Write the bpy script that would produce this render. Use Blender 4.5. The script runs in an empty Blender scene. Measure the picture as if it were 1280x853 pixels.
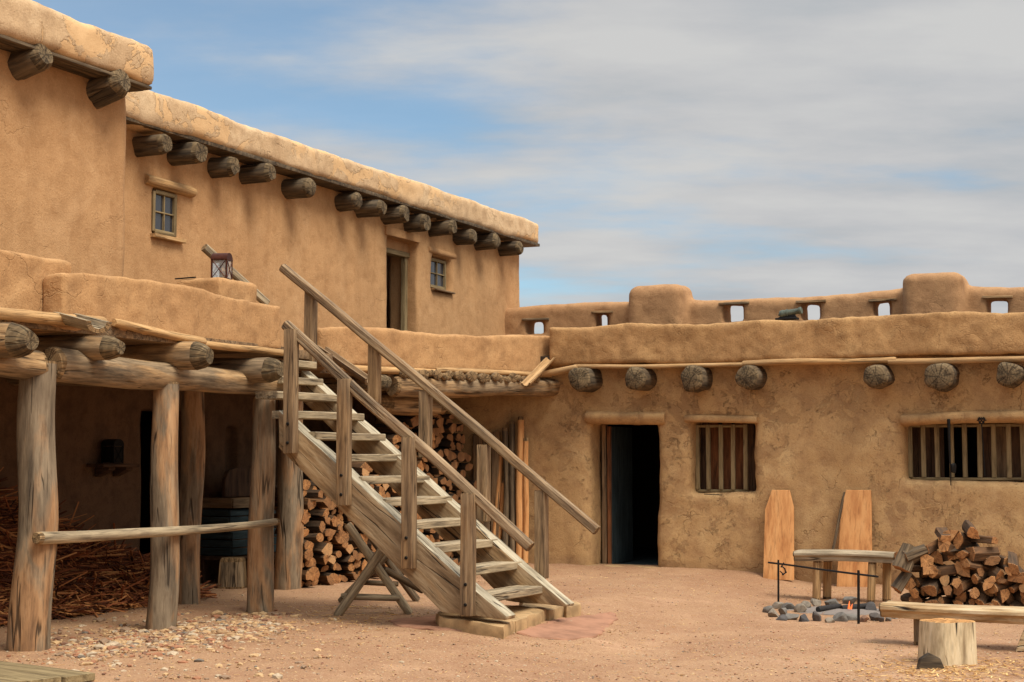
import bpy, bmesh, math, random
import numpy as np
from mathutils import Vector, Matrix, noise as mn
R = math.radians
rnd = random.Random(7)
C = bpy.context.scene.collection
S = bpy.context.scene

# ------------------------------------------------------------------ camera
CAMZ = 1.55; F = 2000.0; HEAD = R(24.0); PITCH = math.atan(145.5/F)
cd = bpy.data.cameras.new('camera'); cam = bpy.data.objects.new('camera', cd); C.objects.link(cam)
cd.sensor_width = 36; cd.lens = F/1280*36; cd.clip_end = 3000; cd.clip_start = .1
cam.location = (0, 0, CAMZ); cam.rotation_euler = (math.pi/2+PITCH, 0, HEAD)
S.camera = cam
# ------------------------------------------------------------------ sky, sun, exposure
SUN_EL, SUN_AZ = R(57), math.atan2(.92, -.40)      # azimuth measured from +Y towards +X
w = bpy.data.worlds.new('World'); S.world = w; w.use_nodes = True
wn = w.node_tree; wn.nodes.clear()
def wnode(t, **k):
    n = wn.nodes.new(t)
    for a, b in k.items(): setattr(n, a, b)
    return n
out = wnode('ShaderNodeOutputWorld'); bg = wnode('ShaderNodeBackground')
sky = wnode('ShaderNodeTexSky', sky_type='NISHITA', sun_disc=False, sun_elevation=SUN_EL, sun_rotation=SUN_AZ, altitude=1200, dust_density=.6)
bg.inputs[1].default_value = .1
tc = wnode('ShaderNodeTexCoord'); sep = wnode('ShaderNodeSeparateXYZ')
wn.links.new(tc.outputs['Generated'], sep.inputs[0])
def wmath(op, a, b=None, c=None):
    n = wnode('ShaderNodeMath', operation=op)
    for i, v in enumerate((a, b, c)):
        if v is None: continue
        if isinstance(v, (int, float)): n.inputs[i].default_value = v
        else: wn.links.new(v, n.inputs[i])
    return n.outputs[0]
zz = wmath('ADD', wmath('MAXIMUM', sep.outputs[2], 0.0), .16)
cx = wmath('DIVIDE', sep.outputs[0], zz); cy = wmath('DIVIDE', sep.outputs[1], zz)
cmb = wnode('ShaderNodeCombineXYZ'); wn.links.new(cx, cmb.inputs[0]); wn.links.new(cy, cmb.inputs[1])
def wnoise(scale, det, rough, off, stretch=(1, 1, 1)):
    mp = wnode('ShaderNodeMapping'); mp.inputs['Location'].default_value = off; mp.inputs['Scale'].default_value = stretch
    m0 = wnode('ShaderNodeMapping'); m0.inputs['Rotation'].default_value = (0, 0, R(-24)); wn.links.new(cmb.outputs[0], m0.inputs[0])
    wn.links.new(m0.outputs[0], mp.inputs[0])
    n = wnode('ShaderNodeTexNoise'); n.inputs['Scale'].default_value = scale; n.inputs['Detail'].default_value = det
    n.inputs['Roughness'].default_value = rough; wn.links.new(mp.outputs[0], n.inputs[0]); return n.outputs[0]
n1 = wnoise(1.7, 9, .52, (3.1, 1.7, 0), (.62, 1.0, 1))
n2 = wnoise(2.9, 8, .56, (9.3, 4.4, 0), (.6, 1.0, 1))
cover = wmath('ADD', wmath('MULTIPLY', n1, .68), wmath('MULTIPLY', n2, .32))
# more cloud towards the right (+X) and fewer to the left, as the weather stands
cover = wmath('ADD', cover, wmath('MULTIPLY', wmath('ADD', sep.outputs[0], .36), .42))
ramp = wnode('ShaderNodeValToRGB'); ramp.color_ramp.interpolation = 'EASE'
ramp.color_ramp.elements[0].position = .37; ramp.color_ramp.elements[0].color = (.25, .25, .25, 1)
ramp.color_ramp.elements[1].position = .56; ramp.color_ramp.elements[1].color = (1, 1, 1, 1)
wn.links.new(cover, ramp.inputs[0])
ccr = wnode('ShaderNodeValToRGB')
e = ccr.color_ramp.elements
e[0].position = .32; e[0].color = (.44, .47, .50, 1); e[1].position = .64; e[1].color = (.60, .60, .595, 1)
e2 = e.new(.5); e2.color = (.54, .545, .555, 1)
wn.links.new(n2, ccr.inputs[0])
def wmix(f, a, b, mode='MIX'):
    m = wnode('ShaderNodeMix', data_type='RGBA', blend_type=mode)
    for i, v in ((0, f), (6, a), (7, b)):
        if isinstance(v, (int, float)): m.inputs[i].default_value = v
        elif isinstance(v, tuple): m.inputs[i].default_value = v
        else: wn.links.new(v, m.inputs[i])
    return m.outputs[2]
SKYG = 6.15          # brightness of the cloud layer in units of the sky texture
cl = wmix(1.0, ccr.outputs[0], (SKYG, SKYG, SKYG, 1), 'MULTIPLY')
skyb = wmix(1.0, sky.outputs[0], (.62, .80, .82, 1), 'MULTIPLY')
allsky = wmix(ramp.outputs[0], skyb, cl)
# overcast skies are brighter towards the zenith
up = wmath('MULTIPLY_ADD', wmath('SMOOTH_MAX', wmath('SUBTRACT', sep.outputs[2], .35), 0.0, .1), 3.4, 1.0)
upc = wnode('ShaderNodeCombineColor'); 
for i in range(3): wn.links.new(up, upc.inputs[i])
allsky = wmix(1.0, allsky, upc.outputs[0], 'MULTIPLY')
wn.links.new(allsky, bg.inputs[0]); wn.links.new(bg.outputs[0], out.inputs[0])

sl = bpy.data.lights.new('sun', 'SUN'); so = bpy.data.objects.new('sun', sl); C.objects.link(so)
sl.energy = 2.3; sl.angle = R(28); sl.color = (1.0, .92, .80)
sd = Vector((math.sin(SUN_AZ)*math.cos(SUN_EL), math.cos(SUN_AZ)*math.cos(SUN_EL), math.sin(SUN_EL)))
so.rotation_euler = sd.to_track_quat('Z', 'Y').to_euler(); so.location = (10, -10, 20)
S.view_settings.view_transform = 'Standard'; S.view_settings.look = 'None'
S.view_settings.gamma = 1; S.view_settings.use_curve_mapping = False
S.view_settings.exposure = .73

# ------------------------------------------------------------------ measuring helpers (photo point -> place in the yard)
FW = Vector((-math.sin(HEAD), math.cos(HEAD), 0)); RT = Vector((math.cos(HEAD), math.sin(HEAD), 0))
_rot = Matrix.Rotation(HEAD, 3, 'Z') @ Matrix.Rotation(math.pi/2+PITCH, 3, 'X')
O = Vector((0, 0, CAMZ))
def ray(px, py): return _rot @ Vector(((px-640)/F, (426.5-py)/F, -1))
def atx(px, py, X): d = ray(px, py); return O + d*(X/d.x)
def aty(px, py, Y): d = ray(px, py); return O + d*(Y/d.y)
def smooth(a, b, x): t = min(1, max(0, (x-a)/(b-a))); return t*t*(3-2*t)
def gz(x, y):
    return -.16*smooth(-6.6, -4.6, x)*smooth(8, 14, y) + .012*mn.noise(Vector((x*.5, y*.5, 3))) + .006*mn.noise(Vector((x*2, y*2, 8)))
def atg(px, py):
    d = ray(px, py); z = 0
    for _ in range(8):
        p = O + d*((z-CAMZ)/d.z); z = gz(p.x, p.y)
    return p
def atv(px, py, P, dr):      # on the vertical plane through P along horizontal direction dr
    n = Vector((-dr.y, dr.x, 0)); d = ray(px, py); return O + d*((P-O).dot(n)/d.dot(n))

# ------------------------------------------------------------------ materials
def lin(r, g, b): return tuple(((c/255)/12.92 if c/255 <= .04045 else ((c/255+.055)/1.055)**2.4) for c in (r, g, b)) + (1,)
class NT:
    def __init__(s, name):
        s.m = bpy.data.materials.new(name); s.m.use_nodes = True; s.t = s.m.node_tree; s.b = s.t.nodes['Principled BSDF']
        s.tc = s.t.nodes.new('ShaderNodeTexCoord'); s.b.inputs['Specular IOR Level'].default_value = .25
    def L(s, a, b): s.t.links.new(a, b)
    def mp(s, scale=(1, 1, 1), rnd_off=True, src=None):
        m = s.t.nodes.new('ShaderNodeMapping'); m.inputs['Scale'].default_value = scale
        if src is None: src = s.tc.outputs['Object']
        if rnd_off:
            oi = s.t.nodes.new('ShaderNodeObjectInfo'); mu = s.t.nodes.new('ShaderNodeMath'); mu.operation = 'MULTIPLY'; mu.inputs[1].default_value = 57
            s.L(oi.outputs['Random'], mu.inputs[0]); va = s.t.nodes.new('ShaderNodeVectorMath'); va.operation = 'ADD'
            s.L(src, va.inputs[0]); s.L(mu.outputs[0], va.inputs[1]); src = va.outputs[0]
        s.L(src, m.inputs[0]); return m.outputs[0]
    def noise(s, vec, scale, det=4, rough=.55, dist=0):
        n = s.t.nodes.new('ShaderNodeTexNoise'); n.inputs['Scale'].default_value = scale; n.inputs['Detail'].default_value = det
        n.inputs['Roughness'].default_value = rough; n.inputs['Distortion'].default_value = dist; s.L(vec, n.inputs[0]); return n.outputs[0]
    def vor(s, vec, scale, feat='F1'):
        n = s.t.nodes.new('ShaderNodeTexVoronoi'); n.feature = feat; n.inputs['Scale'].default_value = scale; s.L(vec, n.inputs[0]); return n
    def ramp(s, f, stops, interp='LINEAR'):
        r = s.t.nodes.new('ShaderNodeValToRGB'); r.color_ramp.interpolation = interp; el = r.color_ramp.elements
        while len(el) < len(stops): el.new(.5)
        for e_, (p, c) in zip(el, stops):
            e_.position = p; e_.color = c if isinstance(c, tuple) else (c, c, c, 1)
        s.L(f, r.inputs[0]); return r.outputs[0]
    def mix(s, f, a, b, mode='MIX'):
        m = s.t.nodes.new('ShaderNodeMix'); m.data_type = 'RGBA'; m.blend_type = mode
        for i, v in ((0, f), (6, a), (7, b)):
            if isinstance(v, (int, float, tuple)): m.inputs[i].default_value = v
            else: s.L(v, m.inputs[i])
        return m.outputs[2]
    def math(s, op, a, b=0.0, cl=False):
        n = s.t.nodes.new('ShaderNodeMath'); n.operation = op; n.use_clamp = cl
        for i, v in ((0, a), (1, b)):
            if isinstance(v, (int, float)): n.inputs[i].default_value = v
            else: s.L(v, n.inputs[i])
        return n.outputs[0]
    def bump(s, h, strength, dist, prev=None):
        n = s.t.nodes.new('ShaderNodeBump'); n.inputs['Strength'].default_value = strength; n.inputs['Distance'].default_value = dist
        s.L(h, n.inputs['Height'])
        if prev is not None: s.L(prev, n.inputs['Normal'])
        return n.outputs[0]
    def done(s, col, nrm=None, rough=.9):
        if isinstance(col, tuple): s.b.inputs['Base Color'].default_value = col
        else: s.L(col, s.b.inputs['Base Color'])
        if nrm is not None: s.L(nrm, s.b.inputs['Normal'])
        if isinstance(rough, float): s.b.inputs['Roughness'].default_value = rough
        else: s.L(rough, s.b.inputs['Roughness'])
        return s.m

def adobe(name, c0, c1, dark, light=None, spall=0.0, crack=.5, peel=0.0, streak=.15, rise=0.0):
    n = NT(name); v = n.mp(rnd_off=False)
    big = n.noise(v, .55, 5, .6, .4)
    col = n.mix(n.ramp(big, [(.3, 0.0), (.7, 1.0)]), c0, c1)
    med = n.noise(v, 5, 6, .65)
    col = n.mix(n.ramp(med, [(.34, .6), (.54, 0.0)]), col, dark)
    if light:
        l = n.noise(v, 1.7, 6, .6, .8)
        col = n.mix(n.ramp(l, [(.52, 0.0), (.72, .7)]), col, light)
    sv = n.mp((3.2, 3.2, .22), False)
    st = n.noise(sv, 1, 5, .6)
    col = n.mix(n.math('MULTIPLY', n.ramp(st, [(.5, 0.0), (.7, 1.0)]), streak), col, dark)
    fine = n.noise(v, 55, 3, .7)
    col = n.mix(n.ramp(fine, [(.32, .6), (.47, 0.0)]), col, dark)
    col = n.mix(n.ramp(fine, [(.58, 0.0), (.70, .5)]), col, light or c1)
    # straw flecks
    fl = n.vor(n.mp((1, 1, 3.5), False), 16)
    flm = n.ramp(fl.outputs['Distance'], [(.03, .5), (.07, 0.0)])
    col = n.mix(flm, col, dark)
    h = n.math('ADD', n.math('MULTIPLY', med, .6), n.math('MULTIPLY', fine, .22))
    # cracks
    wv = n.t.nodes.new('ShaderNodeVectorMath'); wv.operation = 'MULTIPLY_ADD'
    nn = n.t.nodes.new('ShaderNodeTexNoise'); nn.inputs['Scale'].default_value = 2.6; nn.inputs['Detail'].default_value = 5; n.L(v, nn.inputs[0])
    n.L(nn.outputs['Color'], wv.inputs[0]); wv.inputs[1].default_value = (.75, .75, .75); n.L(v, wv.inputs[2])
    cr = n.vor(wv.outputs[0], .95, 'DISTANCE_TO_EDGE').outputs['Distance']
    crm = n.math('MULTIPLY', n.ramp(cr, [(.0, 1.0), (.009, 0.0)]), n.ramp(n.noise(v, .9, 4, .7), [(.5, 0.0), (.6, 1.0)]))
    cr2 = n.vor(wv.outputs[0], 2.6, 'DISTANCE_TO_EDGE').outputs['Distance']
    crm2 = n.math('MULTIPLY', n.ramp(cr2, [(.0, 1.0), (.02, 0.0)]), n.ramp(n.noise(n.mp((1.3, 1.3, 1.3), False), 1.4, 4, .7), [(.55, 0.0), (.63, 1.0)]))
    cm = n.math('MULTIPLY', n.math('MAXIMUM', crm, crm2), crack)
    col = n.mix(n.math('MULTIPLY', cm, .8), col, tuple(x*.35 for x in dark[:3])+(1,))
    h = n.math('SUBTRACT', h, n.math('MULTIPLY', cm, .9))
    if spall:
        a = n.noise(v, 2.6, 9, .72, .5); reg = n.ramp(n.noise(n.mp((.8, .8, .8), False), .9, 3, .5), [(.42, 0.0), (.56, 1.0)])
        sp = n.math('MULTIPLY', n.ramp(a, [(.53, 0.0), (.555, 1.0)]), reg)
        sp = n.math('MULTIPLY', sp, spall)
        col = n.mix(sp, col, tuple(x*.82 for x in dark[:3])+(1,))
        b = n.noise(v, 7, 8, .75, .3); pit = n.math('MULTIPLY', n.ramp(b, [(.60, 0.0), (.62, 1.0)]), reg)
        col = n.mix(n.math('MULTIPLY', pit, .65*spall), col, tuple(x*.5 for x in dark[:3])+(1,))
        h = n.math('SUBTRACT', h, n.math('MULTIPLY', n.math('ADD', n.math('MULTIPLY', sp, .5), pit), .9))
    if peel:
        a = n.noise(v, 1.6, 7, .62, 1.0); reg = n.ramp(n.noise(v, .5, 3, .5), [(.45, 0.0), (.55, 1.0)])
        sp = n.math('MULTIPLY', n.ramp(a, [(.51, 0.0), (.52, 1.0)]), reg)
        col = n.mix(n.math('MULTIPLY', sp, peel), col, lin(216, 176, 126))
        ed = n.math('MULTIPLY', n.ramp(a, [(.495, 0.0), (.51, 1.0), (.525, 0.0)]), reg)
        col = n.mix(n.math('MULTIPLY', ed, peel*.45), col, dark)
        h = n.math('SUBTRACT', h, n.math('MULTIPLY', sp, .5))
    if rise:     # earth splashed and damp at the foot of the wall
        sp_ = n.t.nodes.new('ShaderNodeSeparateXYZ'); n.L(n.tc.outputs['Object'], sp_.inputs[0])
        k = n.math('ADD', sp_.outputs[2], n.math('MULTIPLY', n.noise(v, 3, 5, .6), -.55))
        col = n.mix(n.ramp(n.math('MULTIPLY', n.math('ADD', k, 1.0), .5), [(.36, rise), (.47, 0.0)]), col, tuple(x*.85 for x in dark[:3])+(1,))
    nb = n.bump(h, .75, .03); nb = n.bump(n.noise(v, 170, 2, .6), .3, .004, nb)
    return n.done(col, nb, .95)

def wood(name, cols, grain=22, crackc=(.02, .013, .008, 1), crack=.8, seasoned=.0, rough=.8, tint=0):
    """cols: three or four tones from dark to light; grain runs along local Z"""
    n = NT(name); v = n.mp((grain, grain, 1.9))
    g = n.noise(v, 1, 6, .62, .25)
    k = len(cols)
    col = n.ramp(g, [(.30+.42*i/(k-1), c) for i, c in enumerate(cols)])
    big = n.noise(n.mp((3.2, 3.2, .7)), 1, 5, .6, .6)
    if seasoned:
        grey = n.ramp(g, [(.3, lin(72, 66, 56)), (.6, lin(134, 122, 102))])
        col = n.mix(n.math('MULTIPLY', n.ramp(big, [(.42, 0.0), (.52, 1.0)]), seasoned), col, grey)
    f = n.noise(n.mp((grain*3.2, grain*3.2, 4.5)), 1, 4, .65)
    col = n.mix(n.ramp(f, [(.34, .38), (.47, 0.0)]), col, tuple(x*.45 for x in cols[0][:3])+(1,))
    cv = n.noise(n.mp((grain*.75, grain*.75, .55)), 1, 2, .4, .15)
    cm = n.ramp(cv, [(.478, 0.0), (.494, 1.0), (.506, 1.0), (.522, 0.0)])
    msk = n.ramp(n.noise(n.mp((5, 5, 1.5)), 1, 3, .5), [(.5, 0.0), (.58, 1.0)])
    cm = n.math('MULTIPLY', n.math('MULTIPLY', cm, msk), crack)
    col = n.mix(cm, col, crackc)
    kn = n.vor(n.mp((4.5, 4.5, 1.6)), 1.0)
    km = n.ramp(kn.outputs['Distance'], [(.05, .9), (.09, .35), (.13, 0.0)])
    col = n.mix(n.math('MULTIPLY', km, .8), col, tuple(x*.35 for x in cols[0][:3])+(1,))
    if tint:
        oi = n.t.nodes.new('ShaderNodeObjectInfo'); col = n.mix(n.ramp(oi.outputs['Random'], [(0, 0.0), (1, tint)]), col, lin(70, 58, 46))
    h = n.math('SUBTRACT', n.math('ADD', n.math('MULTIPLY', g, .5), n.math('MULTIPLY', f, .5)), n.math('MULTIPLY', cm, 1.4))
    return n.done(col, n.bump(h, .8, .012), rough)

def endgrain(name, ca, cb, dark, ringscale=60, bs=.8, tint=0):
    n = NT(name); v = n.mp((1, 1, .2), False)
    oi = n.mp((1, 1, 1)); wb = n.noise(oi, 7, 4, .6)
    sp = n.t.nodes.new('ShaderNodeSeparateXYZ'); n.L(v, sp.inputs[0])
    r = n.math('SQRT', n.math('ADD', n.math('MULTIPLY', sp.outputs[0], sp.outputs[0]), n.math('MULTIPLY', sp.outputs[1], sp.outputs[1])))
    rr = n.math('SINE', n.math('MULTIPLY', n.math('ADD', r, n.math('MULTIPLY', wb, .03)), ringscale*6.28))
    col = n.mix(n.ramp(wb, [(.35, 0.0), (.65, 1.0)]), ca, cb)
    col = n.mix(n.math('MULTIPLY', n.ramp(rr, [(.3, 1.0), (.8, 0.0)]), .35), col, dark)
    an = n.math('ARCTAN2', sp.outputs[1], sp.outputs[0])
    cvx = n.t.nodes.new('ShaderNodeCombineXYZ'); n.L(n.math('MULTIPLY', an, 1.6), cvx.inputs[0]); n.L(n.math('MULTIPLY', r, 2.5), cvx.inputs[1])
    cn = n.noise(n.mp((1, 1, 1), True, cvx.outputs[0]), 1.1, 3, .6)
    cm = n.math('MULTIPLY', n.ramp(cn, [(.46, 0.0), (.49, 1.0), (.51, 1.0), (.54, 0.0)]), n.ramp(r, [(.0, 1.0), (.2, .7)]))
    col = n.mix(n.math('MULTIPLY', cm, .7), col, tuple(x*.2 for x in dark[:3])+(1,))
    if tint:
        o2 = n.t.nodes.new('ShaderNodeObjectInfo'); col = n.mix(n.ramp(o2.outputs['Random'], [(0, .65), (.35, .1), (.6, 0.0), (1, tint)]), col, lin(112, 84, 60)); col = n.mix(n.ramp(o2.outputs['Random'], [(.5, 0.0), (.52, .45), (.62, .0)]), col, lin(214, 178, 130))
    h = n.math('SUBTRACT', wb, cm)
    return n.done(col, n.bump(h, bs, .015), .9)

def plain(name, col, rough=.8, metal=0.0, var=.3, scale=20):
    n = NT(name); v = n.mp(); a = n.noise(v, scale, 5, .6)
    c = n.mix(n.ramp(a, [(.35, var), (.6, 0.0)]), col, tuple(x*.45 for x in col[:3])+(1,))
    n.b.inputs['Metallic'].default_value = metal
    return n.done(c, n.bump(a, .4, .006), rough)

M = {}
M['adobe_west'] = adobe('adobe west wall', lin(188, 147, 103), lin(180, 138, 95), lin(158, 118, 78), lin(200, 160, 116), crack=.18, streak=.45)
M['adobe_parapet'] = adobe('adobe parapet', lin(186, 145, 99), lin(175, 133, 90), lin(142, 106, 70), lin(200, 160, 113), crack=.25, streak=.4)
M['adobe_cap'] = adobe('mud roof cap', lin(208, 178, 140), lin(192, 162, 124), lin(160, 130, 98), lin(220, 194, 156), crack=.4, peel=.7, streak=.3)
M['adobe_back'] = adobe('adobe north wall', lin(194, 158, 110), lin(182, 146, 100), lin(150, 114, 80), lin(204, 172, 124), spall=.42, crack=.45, streak=.3, rise=.5)
M['adobe_backpar'] = adobe('adobe north parapet', lin(182, 142, 96), lin(168, 130, 86), lin(128, 96, 62), lin(204, 164, 112), crack=.25, streak=.2)
M['adobe_battle'] = adobe('adobe battlement', lin(178, 138, 98), lin(168, 128, 90), lin(138, 102, 70), lin(182, 142, 100), crack=.2, streak=.2)
M['adobe_in'] = adobe('shade toned plaster', lin(122, 92, 66), lin(106, 80, 58), lin(74, 54, 40), None, crack=.3)  # darker copy of the wall plaster, indoor and porch shade painted into its colour
M['log'] = wood('weathered log', [lin(84, 68, 50), lin(134, 106, 74), lin(176, 142, 100), lin(196, 164, 122)], 16, seasoned=.6)
M['post'] = wood('porch post wood', [lin(112, 84, 60), lin(154, 117, 82), lin(174, 136, 98), lin(188, 154, 116)], 12, seasoned=.85, crack=.8)
M['viga'] = wood('dark viga', [lin(48, 40, 31), lin(70, 58, 44), lin(98, 81, 60), lin(122, 102, 76)], 18, seasoned=.25)
M['viga_end'] = endgrain('viga end', lin(134, 114, 84), lin(98, 82, 60), lin(60, 50, 38), 30)
M['log_end'] = endgrain('log end', lin(168, 138, 98), lin(134, 106, 74), lin(80, 60, 40))
M['pole'] = wood('pale pole', [lin(140, 108, 72), lin(190, 150, 100), lin(212, 174, 124)], 24, crack=.5, seasoned=.2)
M['plank'] = wood('grey plank', [lin(96, 86, 70), lin(138, 122, 98), lin(172, 154, 124), lin(192, 174, 144)], 20, crack=.7)
M['stringer'] = wood('stringer timber', [lin(112, 88, 60), lin(152, 122, 86), lin(178, 150, 112), lin(190, 170, 138)], 13, crack=.9, seasoned=.45)
M['bleached'] = wood('sun bleached timber', [lin(110, 100, 84), lin(158, 146, 122), lin(188, 176, 150), lin(204, 194, 170)], 14, crack=.9)
M['newel'] = wood('newel timber', [lin(84, 64, 44), lin(124, 97, 68), lin(152, 122, 86), lin(168, 140, 106)], 24, crack=.6, seasoned=.3)
M['rail'] = wood('handrail timber', [lin(84, 66, 48), lin(126, 100, 72), lin(158, 130, 96), lin(184, 158, 124)], 22, crack=.7, seasoned=.35)
M['new_board'] = wood('fresh board', [lin(176, 116, 68), lin(208, 150, 94), lin(220, 168, 112)], 9, crack=.15)
M['orange_pole'] = wood('peeled pole', [lin(176, 116, 66), lin(206, 150, 94), lin(216, 166, 112)], 18, crack=.2)
M['bark'] = wood('bark pole', [lin(58, 48, 38), lin(100, 84, 64), lin(138, 116, 88)], 26, crack=.6)
M['old_plank'] = wood('brown plank', [lin(84, 64, 44), lin(130, 100, 68), lin(158, 126, 88)], 20, crack=.7, seasoned=.3)
M['bar'] = wood('window bar', [lin(104, 88, 62), lin(140, 122, 88), lin(160, 140, 104)], 20, crack=.3)
M['shutter'] = wood('red shutter', [lin(78, 48, 30), lin(120, 76, 46), lin(146, 94, 58)], 16, crack=.5)
M['door'] = wood('dark door', [lin(60, 43, 32), lin(88, 64, 46), lin(110, 84, 60)], 14, crack=.6)
M['teal'] = wood('blue grey plank', [lin(36, 44, 46), lin(54, 66, 68), lin(72, 84, 86)], 16, crack=.4)
M['bench'] = wood('bench slab', [lin(120, 94, 64), lin(172, 142, 102), lin(200, 176, 138), lin(214, 196, 164)], 12, crack=1.0)
M['bench_grey'] = wood('grey bench slab', [lin(110, 98, 80), lin(164, 148, 122), lin(198, 182, 154)], 12, crack=1.0)
M['fire_end'] = endgrain('split log end', lin(208, 152, 96), lin(178, 120, 70), lin(120, 76, 44), 14, .3, .6)
M['fire_side'] = wood('split log side', [lin(62, 46, 32), lin(108, 78, 52), lin(160, 114, 72)], 22, crack=.6, tint=.9)
M['stump_side'] = wood('stump bark', [lin(158, 136, 104), lin(206, 186, 150), lin(226, 210, 178)], 12, crack=1.0)
M['stump_top'] = endgrain('stump top', lin(216, 166, 104), lin(190, 136, 80), lin(150, 100, 56), 50)
M['iron'] = plain('black iron', (.02, .019, .018, 1), .55, .7, .3)
M['rust'] = plain('rusty tin', lin(78, 42, 30), .55, .5, .5)
M['cannon'] = plain('grey green bronze', lin(96, 104, 92), .6, .3, .6)
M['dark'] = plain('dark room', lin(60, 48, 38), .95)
M['stone_cream'] = plain('sandstone', lin(182, 150, 108), .9, 0.0, .7, 7)
M['stone_red'] = plain('red flagstone', lin(164, 120, 94), .9, 0.0, .55, 5)
M['bark_chip'] = None
def glassm():
    n = NT('window glass'); n.b.inputs['Roughness'].default_value = .12
    n.b.inputs['Base Color'].default_value = lin(52, 54, 60); n.b.inputs['Specular IOR Level'].default_value = .8
    return n.m
M['glass'] = glassm()
def lglass():
    n = NT('lantern glass'); n.b.inputs['Roughness'].default_value = .1
    n.b.inputs['Transmission Weight'].default_value = .8; n.b.inputs['Base Color'].default_value = (.8, .82, .8, 1); return n.m
M['lglass'] = lglass()
def flamem():
    n = NT('flame'); n.b.inputs['Emission Color'].default_value = (1, .16, .04, 1); n.b.inputs['Emission Strength'].default_value = .45
    n.b.inputs['Base Color'].default_value = (.8, .2, .05, 1); return n.m
M['flame'] = flamem()
def stonevar(name, stops, scale=14):
    n = NT(name); oi = n.t.nodes.new('ShaderNodeObjectInfo'); c = n.ramp(oi.outputs['Random'], stops, 'CONSTANT')
    a = n.noise(n.mp(), scale, 6, .65)
    c = n.mix(n.ramp(a, [(.35, .5), (.6, 0.0)]), c, (.04, .035, .03, 1))
    return n.done(c, n.bump(a, .7, .012), .9)
M['fire_stone'] = stonevar('hearth stone', [(0, lin(118, 112, 104)), (.3, lin(88, 84, 82)), (.5, lin(142, 130, 114)), (.68, lin(98, 90, 84)), (.84, lin(142, 106, 82)), (.93, lin(76, 74, 74))])
def pebm():      # colour varies stone by stone through a stored attribute
    n = NT('pebbles'); at = n.t.nodes.new('ShaderNodeAttribute'); at.attribute_name = 'tone'
    c = n.ramp(at.outputs['Fac'], [(0, lin(200, 166, 122)), (.25, lin(176, 140, 102)), (.45, lin(166, 116, 86)), (.6, lin(190, 170, 142)), (.78, lin(150, 124, 100)), (.9, lin(122, 88, 70)), (.96, lin(116, 108, 98))], 'CONSTANT')
    a = n.noise(n.mp(rnd_off=False), 40, 4, .6)
    return n.done(n.mix(n.ramp(a, [(.35, .4), (.6, 0.0)]), c, (.12, .08, .05, 1)), None, .9)
M['pebble'] = pebm()
def chipm(name, stops):
    n = NT(name); at = n.t.nodes.new('ShaderNodeAttribute'); at.attribute_name = 'tone'
    return n.done(n.ramp(at.outputs['Fac'], stops), None, .85)
M['kindling'] = chipm('bark kindling', [(0, lin(64, 36, 22)), (.35, lin(116, 64, 38)), (.7, lin(158, 94, 54)), (.97, lin(206, 146, 88))])
M['straw'] = chipm('straw bits', [(0, lin(150, 104, 60)), (.5, lin(206, 160, 98)), (1, lin(232, 200, 140))])
def groundm():
    n = NT('sandy yard'); v = n.mp(rnd_off=False)
    big = n.noise(v, .35, 5, .6, .5)
    c = n.mix(n.ramp(big, [(.35, 0.0), (.65, 1.0)]), lin(170, 134, 101), lin(156, 121, 90))
    md = n.noise(v, 2.2, 6, .65, .3); c = n.mix(n.ramp(md, [(.36, .4), (.54, 0.0)]), c, lin(150, 112, 86))
    md2 = n.noise(n.mp((.7, 1.6, 1), False), 1.3, 6, .6, .3); c = n.mix(n.ramp(md2, [(.55, 0.0), (.72, .5)]), c, lin(196, 156, 124))
    dk = n.noise(n.mp((1.0, .6, 1), False), .8, 5, .62, .8); c = n.mix(n.ramp(dk, [(.40, .5), (.55, 0.0)]), c, lin(142, 104, 76))
    f = n.noise(v, 34, 5, .75); c = n.mix(n.ramp(f, [(.34, .6), (.45, 0.0)]), c, lin(120, 86, 64))
    c = n.mix(n.ramp(f, [(.58, 0.0), (.70, .6)]), c, lin(212, 178, 142))
    f2 = n.noise(v, 75, 3, .8); c = n.mix(n.ramp(f2, [(.38, .55), (.47, 0.0)]), c, lin(112, 78, 56)); c = n.mix(n.ramp(f2, [(.6, 0.0), (.68, .6)]), c, lin(220, 186, 146))
    vo = n.vor(v, 26); c = n.mix(n.ramp(vo.outputs['Distance'], [(.12, .85), (.18, 0.0)]), c, n.mix(n.noise(v, 9, 1), lin(120, 84, 60), lin(240, 214, 176)))
    h = n.math('ADD', n.math('MULTIPLY', f, .3), n.math('MULTIPLY', md, .8))
    nb = n.bump(h, .6, .025); nb = n.bump(n.ramp(vo.outputs['Distance'], [(.0, 1.0), (.2, 0.0)]), .5, .012, nb)
    return n.done(c, nb, .97)
M['ground'] = groundm()

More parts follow.
